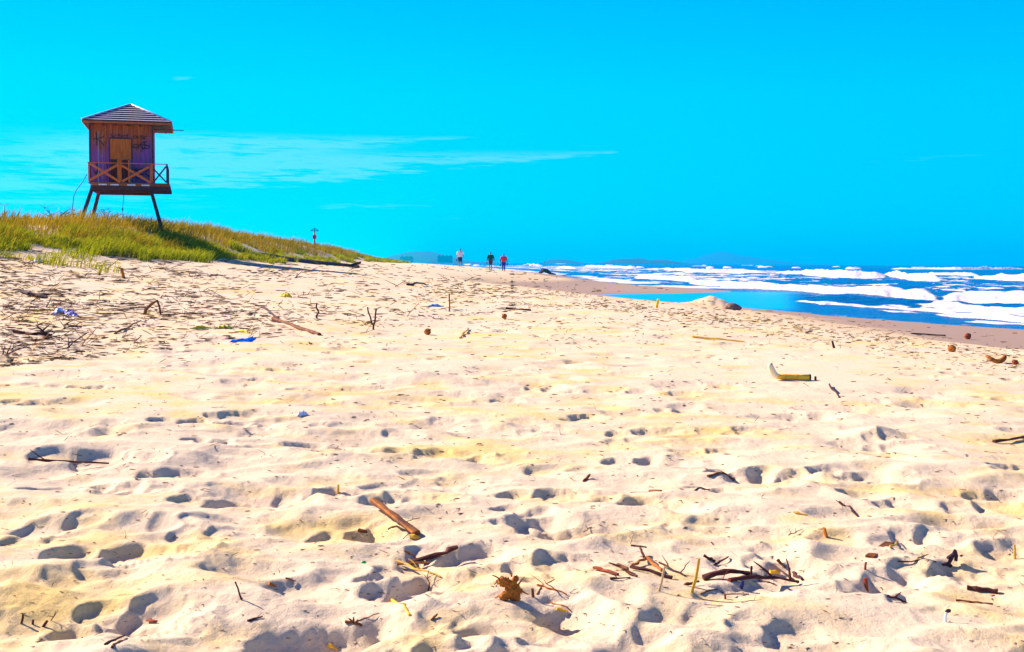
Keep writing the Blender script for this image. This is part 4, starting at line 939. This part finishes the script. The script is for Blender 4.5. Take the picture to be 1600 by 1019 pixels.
stick('husk_shreds', ((540, 975), (566, 980)), 8, BR['brown'], 'frayed brown husk shreds at the bottom centre', 'palm husk', (1, 0), 0.08, 5, 0.6, 0.7, 3)
stick('twig', ((555, 972), (592, 962)), 2.5, BR['brown'], 'thin bent twig above the frayed husk shreds', 'twig', (0, 3), 0.05)
stick('reed', ((612, 940), (640, 962)), 5, BR['gold'], 'bright yellow reed half sunk in the sand at the bottom centre', 'reed', (1, 0), 0.02)
stick('bark_piece', ((513, 1012), (526, 1018)), 9, BR['gold'], 'yellow bark scrap at the very bottom of the sand', 'bark', (2, 0), 0.06, 3, 0.7, 0.5)
stick('twig', ((674, 970), (683, 963)), 5, BR['brown'], 'stubby brown twig with a long shadow at the bottom centre', 'twig', (0, 2))
upright('peg', 528, 770, 529, 757, 4, BR['yellow'], 'small yellow peg standing above the thick split cane', 'stick')
stick('twig', ((912, 753), (922, 746)), 5, BR['brown'], 'curved brown twig standing beside a footprint in the middle', 'twig', (0, 4), 0.06)
stick('driftwood_stick', ((1015, 769), (1033, 768)), 5, BR['brown'], 'short brown stick at the end of a dark footprint', DW)
stick('driftwood_stick', ((1106, 746), (1146, 751)), 5, BR['brown'], 'brown stick with a red flake on it in the middle of the sand', DW, (1, 0), 0.02, 5, 0.9, 0.8, 1)
stick('twig', ((1086, 767), (1108, 766)), 4, BR['dark'], 'dark straight twig below the stick with the red flake', 'twig')
stick('twig', ((1295, 604), (1311, 622)), 3, BR['dark'], 'straight dark twig lying below the bent yellow bamboo', 'twig', (3, 0), 0.01)
pg = at(568, 880); u = px_len(pg)
tag(MB().ball((0, 0, 1.5 * u), (4.5 * u, 3 * u, 2.2 * u), 10, 7, None, 0.15, 1).build('plastic_scrap', simple('green_plastic', (0.0, 0.55, 0.16), (0.0, 0.45, 0.12), 0.3, bump=0), None, True, pg), 'tiny bright green plastic scrap on the sand', 'plastic')
# bent bamboo
pa = at(1240, 594); u = px_len(pa)
bb_ = empty('bamboo_pole', pa, 0, 'bright yellow bamboo pole with one end bent upward', 'bamboo')
MB().tube([(-26 * u, 0, 5.5 * u), (-18 * u, 0, 5 * u), (-8 * u, 0, 4.5 * u), (10 * u, 0, 4 * u), (25 * u, 0, 4 * u)], [4.2 * u, 4.6 * u, 5 * u, 5 * u, 5.2 * u], 10, 1, 0.04).build('cane', BR['gold'], bb_, True)
MB().tube([(-38 * u, 0, 26 * u), (-36.5 * u, 0, 21 * u), (-33 * u, 0, 13 * u), (-29 * u, 0, 7.5 * u), (-25 * u, 0, 5.4 * u)], [4.0 * u, 4.8 * u, 4.8 * u, 4.8 * u, 4.5 * u], 10, 1.0, 0.06).build('bent_end', BR['straw'], bb_, True)
MB().tube([(24.5 * u, 0, 4 * u), (26.5 * u, 0, 4 * u)], [5.6 * u, 5.6 * u], 10).build('cane_end', BR['dark'], bb_)
b = MB()
for xk in (-14, 4): b.tube([(xk * u, 0, 4.4 * u), ((xk + 1) * u, 0, 4.4 * u)], 5.5 * u, 10)
b.build('node_ring', BR['yellow'], bb_)
upright('peg', 1274, 594, 1274, 588, 4, BR['dark'], 'dark stub standing at the cut end of the yellow bamboo', 'stick')
# husks near the tide line
def husk(px, py, r_, m, label, cat='coconut husk', split=False, seed=0):
    p_ = at(px, py); u = px_len(p_)
    root = empty('coconut_husk', p_, seed, label, cat)
    b = MB(); b.ball((0, 0, r_ * 0.75 * u), (r_ * u, r_ * 0.85 * u, r_ * 0.85 * u), 12, 9, None, 0.10, seed); o1 = b.build('shell', m, root); remesh(o1, max(r_ * u / 9, 0.004), 1)
    b = MB()
    for k in range(7):
        a = k * 0.9 + seed; s0 = Vector((math.cos(a) * r_ * .7, math.sin(a) * r_ * .6, r_ * (0.5 + 0.12 * k))) * u; b.tube([s0, s0 * 1.25 + Vector((0, 0, -0.1 * r_ * u)), s0 * 1.5 + Vector((0, 0, -0.4 * r_ * u))], [1.2 * u, 0.8 * u, 0.4 * u], 5)
    b.build('fibre', BR['dark'], root)
husk(1512, 530, 6, BR['rust'], 'round red brown coconut husk lying on the wet sand', seed=1)
husk(1487, 550, 7, BR['orange'], 'orange coconut husk just above the tide line', seed=2)
husk(1586, 570, 5, BR['rust'], 'small dark coconut husk near the right edge', seed=3)
husk(668, 523, 6, BR['orange'], 'larger orange coconut husk on the open sand in the middle', seed=4)
husk(788, 498, 5, BR['orange'], 'smaller orange coconut husk farther back on the open sand', seed=5)
pr = at(1555, 567); u = px_len(pr); b = MB()
pts = [(math.cos(a) * 14 * u, math.sin(a) * 14 * u * 0.8, (7 + 4 * math.cos(2 * a)) * u) for a in [math.pi * 0.95 + k * math.pi * 1.1 / 10 for k in range(11)]]
b.tube(pts, [1.5 * u, 3 * u, 3.6 * u, 4 * u, 4.2 * u, 4.2 * u, 4.2 * u, 4 * u, 3.6 * u, 3 * u, 1.5 * u], 8, 0.7, 0.1, 2)
tag(b.build('coconut_shell', BR['orange'], None, False, pr), 'open curved piece of orange coconut shell near the right edge', 'coconut shell')
pr = at(1144, 484); u = px_len(pr)
b = MB(); b.ball((0, 0, 4 * u), (10 * u, 9 * u, 7 * u), 12, 8, None, 0.16, 5); b.ball((6 * u, 0, 3 * u), (9 * u, 8 * u, 5 * u), 12, 8, None, 0.16, 6); b.ball((-8 * u, 2 * u, 2 * u), (7 * u, 8 * u, 5 * u), 10, 8, None, 0.16, 7)
o_ = b.build('rock', simple('sandy_rock', (0.40, 0.24, 0.16), (0.16, 0.10, 0.12), 0.9, 3, bump=0.7, bdist=0.05), None, False, pr); remesh(o_, 0.02, 1)
tag(o_, 'dark sandy rock beside the sand mound at the edge of the pool', 'rock')
# plastic rubbish
def sheet(name, px0, py0, px1, py1, hpx, m, label, seed, cat='plastic'):
    """a crumpled sheet spread between two photo points"""
    a, b_ = at(px0, py0), at(px1, py1); u = px_len(a); o = (a + b_) / 2; d = (b_ - a); n = 12; mm = 6; V = []; Fc = []
    rr = random.Random(seed); per = Vector((-d.y, d.x, 0)).normalized() * max(hpx * 1.3 * u, d.length * 0.22)
    for thick in (0, 1):
        rr = random.Random(seed)
        for i in range(n + 1):
            wid = 0.35 + 0.65 * math.sin(math.pi * (0.1 + 0.85 * i / n)) * rr.uniform(0.7, 1.15)
            for j in range(mm + 1):
                q = a - o + d * (i / n) + per * ((j / mm - 0.5) * wid)
                q.z = gz(q.x + o.x, q.y + o.y) - o.z + (0.15 + math.sin(math.pi * j / mm) * (0.3 + 0.7 * rr.random())) * hpx * u * (0.4 + 0.6 * math.sin(math.pi * i / n)) - thick * 0.006
                V.append(q)
    s_ = (n + 1) * (mm + 1)
    for i in range(n):
        for j in range(mm):
            k = i * (mm + 1) + j; Fc.append((k, k + 1, k + mm + 2, k + mm + 1)); Fc.append((k + s_, k + s_ + mm + 1, k + s_ + mm + 2, k + s_ + 1))
    ob = MB().add(V, Fc).build(name, m, None, False, o)
    return tag(ob, label, cat)
m_bluep = simple('blue_plastic', (0.0, 0.10, 0.85), (0.0, 0.22, 0.95), 0.35, 6, bump=0); m_yelp = simple('yellow_leaf', (0.90, 0.72, 0.0), (0.75, 0.62, 0.0), 0.6, 6, bump=0); m_whip = simple('white_film', (0.85, 0.85, 0.92), (0.75, 0.78, 0.9), 0.4, 6, bump=0)
sheet('plastic_sheet', 362, 535, 396, 528, 6, m_bluep, 'bright blue crumpled plastic sheet on the debris strewn sand', 1)
sheet('plastic_bag', 82, 492, 104, 488, 8, m_whip, 'white crumpled plastic bag beside a blue scrap on the left', 2)
sheet('plastic_bag', 100, 490, 122, 495, 8, simple('indigo_film', (0.03, 0.05, 0.45), (0.06, 0.1, 0.6), 0.4, bump=0), 'blue plastic scrap tucked against the white bag on the left', 3)
sheet('plastic_bag', 54, 410, 66, 410, 8, m_whip, 'small white plastic scrap near the foot of the dune grass', 4)
sheet('plastic_scrap', 466, 651, 480, 648, 8, m_whip, 'small white crumpled plastic scrap on the bare sand', 5)
for k, (xa, ya, xb, yb, h_, lb) in enumerate(((300, 514, 328, 513, 5, 'leftmost of the yellow weed patches behind the blue sheet'), (340, 514, 360, 512, 7, 'bushiest yellow weed patch behind the blue sheet'), (370, 518, 390, 521, 5, 'yellow weed patch touching the blue sheet'), (437, 463, 455, 465, 8, 'yellow weed patch far back on the debris strewn sand'))):
    sheet('weed_patch', xa, ya, xb, yb, h_, m_yelp, lb, 20 + k, 'weed')
sheet('plastic_scrap', 669, 479, 692, 479, 4, simple('cyan_film', (0.05, 0.35, 0.75), (0.1, 0.45, 0.8), 0.4, bump=0), 'flat light blue plastic strip in the middle distance', 31)
# larger sticks in the debris field
stick('driftwood_stick', ((427, 501), (499, 524)), 5, BR['brown'], 'long straight brown pole lying on the debris strewn sand', DW, (2, 0), 0.006, 5, 0.9, 1.0)
pb = at(240, 492); u = px_len(pb)
tag(MB().tube([(-14 * u, 0, 0), (-12 * u, 0, 9 * u), (-2 * u, 0, 18 * u), (6 * u, 0, 22 * u), (10 * u, -2 * u, 12 * u), (12 * u, -3 * u, 0)], [3 * u, 2.6 * u, 2.2 * u, 2 * u, 1.6 * u, 1.3 * u], 7, 1, 0.12, 3).build('bent_branch', BR['brown'], None, False, pb), 'brown branch bent into an arch on the debris strewn sand', DW)
stick('driftwood_stick', ((33, 461), (73, 467)), 8, BR['black'], 'thick dark log lying on the left below the dune', DW, (3, 0), 0.04, 5, 0.8, 0.7, 1)
stick('driftwood_stick', ((22, 521), (80, 526)), 7, BR['dark'], 'knotted dark branch at the lower edge of the debris on the left', DW, (1, 0), 0.04, 6, 0.8, 0.7, 2)
upright('stump', 194, 435, 190, 419, 5, BR['orange'], 'short orange stake leaning below the dune grass', 'stick')
stick('driftwood_stick', ((178, 522), (220, 505)), 3.5, BR['brown'], 'slanting brown stick in the middle of the debris', DW, (0, 3), 0.02)
stick('driftwood_stick', ((410, 487), (435, 498)), 4, BR['dark'], 'dark stick sloping behind the long brown pole', DW, (6, 0), 0.02)
upright('twig', 583, 515, 588, 482, 3, BR['dark'], 'thin dark stalk standing upright, crossed with another', 'twig', 1, 0.03)
upright('twig', 582, 508, 574, 480, 2.5, BR['dark'], 'thinner dark stalk leaning left across the upright one', 'twig', 1, 0.03)
upright('twig', 496, 498, 495, 474, 3, BR['dark'], 'dark bent stalk standing on the sand beyond the long brown pole', 'twig', 1, 0.10)
upright('reed', 702, 487, 702, 459, 2.5, BR['brown'], 'slender brown reed upright in the middle distance', 'reed', 1, 0.02)
stick('reed', ((718, 529), (731, 515)), 4, BR['yellow'], 'straight yellow reed slanting on the open sand', 'reed', (0, 1), 0.01)
upright('reed', 1025, 481, 1029, 467, 4.5, BR['gold'], 'yellow stub standing on the sand in front of the pool', 'reed')
stick('driftwood_stick', ((1082, 528), (1163, 535)), 4, BR['yellow'], 'long pale yellow stick lying below the wrack line', DW, (1, 0), 0.01, 6)
stick('driftwood_stick', ((1424, 522), (1477, 525)), 3, BR['dark'], 'straight dark stick lying on the wet sand', DW, (0, 0), 0.004)
upright('twig', 1304, 544, 1300, 533, 4, BR['black'], 'stubby black twig standing on the wrack line', 'twig')
stick('driftwood_stick', ((790, 483), (830, 486)), 4, BR['dark'], 'dark flat stick on the wrack line in the middle', DW)
stick('seaweed_clump', ((636, 446), (670, 447)), 6, BR['black'], 'dark clump of weed on the far sand below the people', 'seaweed', (1, 0), 0.05, 6, 0.6, 0.5)
# long dark trunk below the dune grass
pts_ = [at(405, 399.5), at(450, 407.5), at(500, 413), at(545, 417), at(560, 418)]
o0 = pts_[2].copy(); b = MB(); b.tube([q - o0 + Vector((0, 0, 0.06)) for q in pts_], [0.10, 0.13, 0.13, 0.12, 0.08], 8, 1, 0.15, 8); tk = b.build('fallen_trunk', BR['black'], None, False, o0)
b = MB(); q = pts_[3] - o0; b.tube([q, q + Vector((0.7, 0, 0.28))], [0.14, 0.06], 7, 1, 0.2, 3); b.tube([q, q + Vector((-0.5, 0.1, 0.14))], [0.1, 0.04], 7, 1, 0.2, 3); b.build('root_plate', BR['black'], tk)
tag(tk, 'long black fallen trunk lying along the foot of the dune', 'tree trunk')
# wreckage at the water's edge with a thin pole
X0, Y0 = (852 - 800) / F * 215, 215.0
wr = empty('beached_snag', (X0, Y0, 0.0), 0, 'dark snag of driftwood with a thin leaning pole in the surf', DW)
b = MB(); b.tube([(-1.2, 0, 0.1), (-0.4, 0, 0.7), (0.2, 0, 0.6), (0.9, 0, 0.15), (1.8, 0, 0.0)], [0.2, 0.35, 0.35, 0.2, 0.1], 8, 1, 0.2, 4); b.tube([(-0.2, 0, 0.4), (-0.9, 0, 1.0)], [0.16, 0.05], 6); b.tube([(0.4, 0, 0.4), (-0.6, 0, 0.9)], [0.14, 0.04], 6)
b.build('trunk', BR['black'], wr)
MB().tube([(-0.7, 0, 0.2), (-0.5, 0, 1.3), (0.1, 0, 2.7)], [0.045, 0.035, 0.02], 6).build('pole', BR['black'], wr)

# --- twigs one can tell apart, copied from a few shapes
def twig_shape(seed, fork):
    rr = random.Random(seed); b = MB(); n = 5
    pts = wobble((-0.5, 0, 0.0), (0.5, 0, rr.uniform(0.0, 0.16)), n, 0.05, rr)
    for q_ in pts: q_.z = abs(q_.z) + 0.012
    w = rr.uniform(0.012, 0.028)
    b.tube(pts, [w * (1 - 0.5 * k / n) for k in range(n + 1)], 6, 0.9, 0.15, seed)
    fk = []
    for k in range(fork):
        b2 = MB(); fk.append(b2); s0 = pts[rr.randint(1, 4)]; e = s0 + Vector((rr.uniform(-.3, .3), rr.uniform(-.3, .3), rr.uniform(0.05, 0.35))); b2.tube(wobble(s0, e, 3, 0.06, rr), [w * .7, w * .6, w * .4, w * .2], 5)
    return b, fk
kinds = [twig_shape(200 + k, k % 3) for k in range(8)]
mk = [BR['dark'], BR['brown'], BR['black'], BR['brown'], BR['orange'], BR['dark'], BR['yellow'], BR['dark']]
proto = []
for k, (b, fk) in enumerate(kinds):
    o_ = b.build('twig', mk[k]); proto.append(o_)
    for f_ in fk: f_.build('side_twig', mk[k], o_)
used = [False] * 8
LB = {'deb': ('twig washed up among the dense driftwood litter below the dune', 'twigs in the driftwood litter below the dune'),
      'wrack': ('thin stick lying on the wrack line above the wet sand', 'sticks along the wrack line'),
      'open': ('small loose twig lying on the open sand', 'loose twigs scattered on the open sand')}
def put_twig(px, py, lpx, key, k=None, tilt=0.0):
    k = rnd.randrange(8) if k is None else k
    p_ = at(px, py)
    if p_.z < 0.15 or p_.y > 200: return
    L = lpx * px_len(p_)
    if used[k]: o_ = copy_tree(proto[k])
    else: o_ = proto[k]; used[k] = True
    a = rnd.gauss(0, 0.9)
    o_.location = p_ + Vector((0, 0, 0.002)); o_.rotation_euler = (rnd.uniform(-0.3, 0.3), -abs(tilt), a)
    th = min(max(0.9 * L ** -0.12, 0.7), 1.6); o_.scale = (L, L * th, L * th)
    tag(o_, LB[key][0], 'twig', LB[key][1])
for k in range(122):
    px = min(abs(rnd.gauss(0, 300)), 640); lo = 402 if px > 330 else 384 + px * 0.06
    py = rnd.uniform(lo + 8, 560 - px * 0.10) if k % 3 else rnd.uniform(430, 530)
    s_ = 0.35 + (py - 395) / 140.0
    put_twig(px, py, rnd.uniform(18, 54) * s_, 'deb', None, rnd.choice((0, 0, 0.2, 0.5, 0.8)))
for k in range(62):
    t_ = rnd.random(); px = 660 + 940 * t_; py = 452 + 118 * t_ ** 1.25 + rnd.gauss(0, 9)
    put_twig(px, py, rnd.uniform(8, 34) * (0.6 + 0.5 * t_), 'wrack')
for k in range(84):
    py = 545 + 450 * rnd.random() ** 1.5; px = rnd.uniform(0, 1600)
    put_twig(px, py, rnd.uniform(10, 30) * (0.6 + (py - 500) / 600), 'open', None, rnd.choice((0, 0, 0.5, 0.9)))
for k in range(8):
    if not used[k]: put_twig(300 + 20 * k, 500, 20, 'deb', k)

# --- chips, crumbs and weed too small and many to count: one mesh each
def litter(name, n, place, m, lo, hi, clump=True):
    b = MB(); rr = random.Random(n)
    for k in range(n):
        px, py = place(rr); p_ = at(px, py)
        if p_.z < 0.1 or p_.y > 150: continue
        if clump and fbm(np.array([p_.x * 0.9]), np.array([p_.y * 0.45]), 3, 210)[0] < rr.uniform(-0.55, 0.45): continue
        u = px_len(p_); L = rr.uniform(lo, hi) * u; w = min(L * rr.uniform(0.06, 0.26), 0.05); a = rr.gauss(0, 0.7)
        up_ = rr.random() < 0.14
        if up_: w *= 0.3; L *= 1.5; a *= 1.6
        d = Vector((math.cos(a), math.sin(a), 0)) * L / 2; c_ = Vector((-math.sin(a), math.cos(a), 0)) * w / 2; h = Vector((0, 0, max(w * 0.3, rr.uniform(0.5, 1.2) * u)))
        q = p_ + Vector((0, 0, 0.001)); t_ = Vector((0, 0, (rr.uniform(0.12, 0.5) if up_ else rr.choice((0, 0, 0, 0.02, 0.06))) * L))
        if rr.random() < 0.5: d = -d
        b.add([q - d - c_ * .5, q - d * .2 - c_ + t_ * .4, q + d - c_ * .3 + t_, q + d + c_ * .4 + t_, q + c_ + t_ * .5, q - d + c_ * .3, q - d * .5 + h + t_ * .25, q + d * .6 + h * .8 + t_ * .8],
              [(0, 1, 6), (1, 2, 7), (1, 7, 6), (2, 3, 7), (3, 4, 7), (4, 6, 7), (4, 5, 6), (5, 0, 6)])
    o_ = b.build(name, m); o_['kind'] = 'stuff'
    return o_
def pl_left(rr):
    px = min(abs(rr.gauss(0, 330)), 800); return px, rr.uniform((402 if px > 330 else 388 + px * 0.05), 575 - px * 0.11)
def pl_wrack(rr):
    t_ = rr.random(); return 640 + 970 * t_, 450 + 118 * t_ ** 1.25 + rr.gauss(0, 11)
def pl_open(rr): return rr.uniform(0, 1600), 500 + 515 * rr.random() ** 1.3
def pl_far(rr): return rr.uniform(300, 1050), 416 + 125 * rr.random() ** 1.5
litter('driftwood_litter', 5600, pl_left, simple('litter_brown', (0.32, 0.17, 0.045), (0.04, 0.016, 0.025), 0.9, 3, bump=0, island=0.85), 3, 24)
litter('seaweed_wrack', 2600, pl_wrack, simple('litter_weed', (0.50, 0.33, 0.05), (0.05, 0.03, 0.02), 0.9, 3, bump=0, island=0.8), 2, 13)
litter('bark_crumbs', 1700, pl_open, simple('litter_crumb', (0.28, 0.11, 0.03), (0.05, 0.02, 0.02), 0.9, 3, bump=0, island=0.8), 2, 12, False)
litter('distant_litter', 1500, pl_far, simple('litter_far', (0.30, 0.18, 0.06), (0.08, 0.04, 0.04), 0.9, 3, bump=0, island=0.8), 2, 12)

# ------------------------------------------------------------------ far shore: hills and apartment blocks
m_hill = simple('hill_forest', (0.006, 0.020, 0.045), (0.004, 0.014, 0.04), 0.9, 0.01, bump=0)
def hill(name, Y, prof, depth, seed):
    """ridge with its skyline given as photo column, row"""
    xs = np.linspace(prof[0][0], prof[-1][0], 70)
    hh = pchip([q[0] for q in prof], [q[1] for q in prof], xs)
    nr = 24; V = np.zeros((nr, 70, 3))
    for i in range(nr):
        t_ = i / (nr - 1) * 2 - 1
        X = (xs - 800) / F * Y; Z = np.maximum(hor(xs) - hh, 0) / F * Y * (1 - abs(t_) ** 1.8)
        V[i, :, 0] = X; V[i, :, 1] = Y + t_ * depth + depth; V[i, :, 2] = Z * (1 + 0.12 * fbm(X * 0.01, X * 0 + t_ * 3, 3, seed) * (abs(t_) > 0.05)) + 1.2 * (i > 0) * (i < nr - 1) - (2.0 if i in (0, nr - 1) else 0)
    o_ = bpy.data.objects.new(name, mesh_from(name, V, grid_quads(nr, 70))); C.objects.link(o_); o_.data.materials.append(m_hill); o_['kind'] = 'structure'
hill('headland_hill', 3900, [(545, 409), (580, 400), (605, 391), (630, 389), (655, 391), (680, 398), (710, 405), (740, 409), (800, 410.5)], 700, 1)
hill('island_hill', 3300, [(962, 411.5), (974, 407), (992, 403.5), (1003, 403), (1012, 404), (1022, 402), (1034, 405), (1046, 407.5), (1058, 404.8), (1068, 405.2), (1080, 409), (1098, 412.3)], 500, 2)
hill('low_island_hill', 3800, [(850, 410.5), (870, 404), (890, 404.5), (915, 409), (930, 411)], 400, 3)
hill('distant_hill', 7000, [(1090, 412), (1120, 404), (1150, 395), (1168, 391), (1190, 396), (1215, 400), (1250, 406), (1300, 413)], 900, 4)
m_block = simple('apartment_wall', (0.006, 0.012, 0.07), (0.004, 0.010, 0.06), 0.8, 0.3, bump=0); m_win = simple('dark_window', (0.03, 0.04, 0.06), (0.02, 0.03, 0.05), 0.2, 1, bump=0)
def block(px0, px1, py_top, Y, label, towers, seed):
    x0, x1 = (px0 - 800) / F * Y, (px1 - 800) / F * Y; zt = CAMZ + (hor(px0) - py_top) / F * Y; w = x1 - x0; g = 1.0
    root = empty('apartment_building', ((x0 + x1) / 2, Y, g), 0, label, 'building', 'apartment blocks far along the shore')
    H = zt - g
    MB().box((0, w * .3, H / 2), (w, w * .6, H)).build('wall', m_block, root)
    b = MB(); b.box((0, w * .3, H + 0.25), (w + 0.8, w * .6 + 0.8, 0.5))
    for k in range(towers):
        xx = -w / 2 + w * (k + 0.5) / towers; b.box((xx, w * .3, H + 1.4), (w * .12, w * .2, 1.9)); b.add([(xx - w * .07, w * .18, H + 2.35), (xx + w * .07, w * .18, H + 2.35), (xx + w * .07, w * .42, H + 2.35), (xx - w * .07, w * .42, H + 2.35), (xx, w * .3, H + 3.6)], [(0, 1, 4), (1, 2, 4), (2, 3, 4), (3, 0, 4)])
    b.build('roof', m_block, root)
    b = MB(); nf = 5
    for i in range(nf):
        for j in range(8): b.box((-w / 2 + w * (j + 0.5) / 8, -0.03, H * (i + 0.55) / nf), (w * 0.06, 0.1, H * 0.10))
    b.build('window', m_win, root)
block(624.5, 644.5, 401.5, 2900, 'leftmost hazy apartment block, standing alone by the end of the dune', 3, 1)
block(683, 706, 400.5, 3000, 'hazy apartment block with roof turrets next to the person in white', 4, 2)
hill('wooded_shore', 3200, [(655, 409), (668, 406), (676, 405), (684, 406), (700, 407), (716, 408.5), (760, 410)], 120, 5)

# ------------------------------------------------------------------ haze
hz = MB().box((0, 7500, 68), (34000, 17000, 146)).build('haze', bpy.data.materials.new('haze_air')); hz['kind'] = 'stuff'
hm = hz.data.materials[0]; hm.use_nodes = True; t = NT(hm.node_tree); t.n.clear()
pv = t.new('ShaderNodeVolumePrincipled'); pv.inputs['Color'].default_value = (0.0, 0.60, 1.0, 1); pv.inputs['Density'].default_value = 2.1e-4; pv.inputs['Anisotropy'].default_value = 0.2
om = t.new('ShaderNodeOutputMaterial'); t.l.new(pv.outputs[0], om.inputs['Volume'])
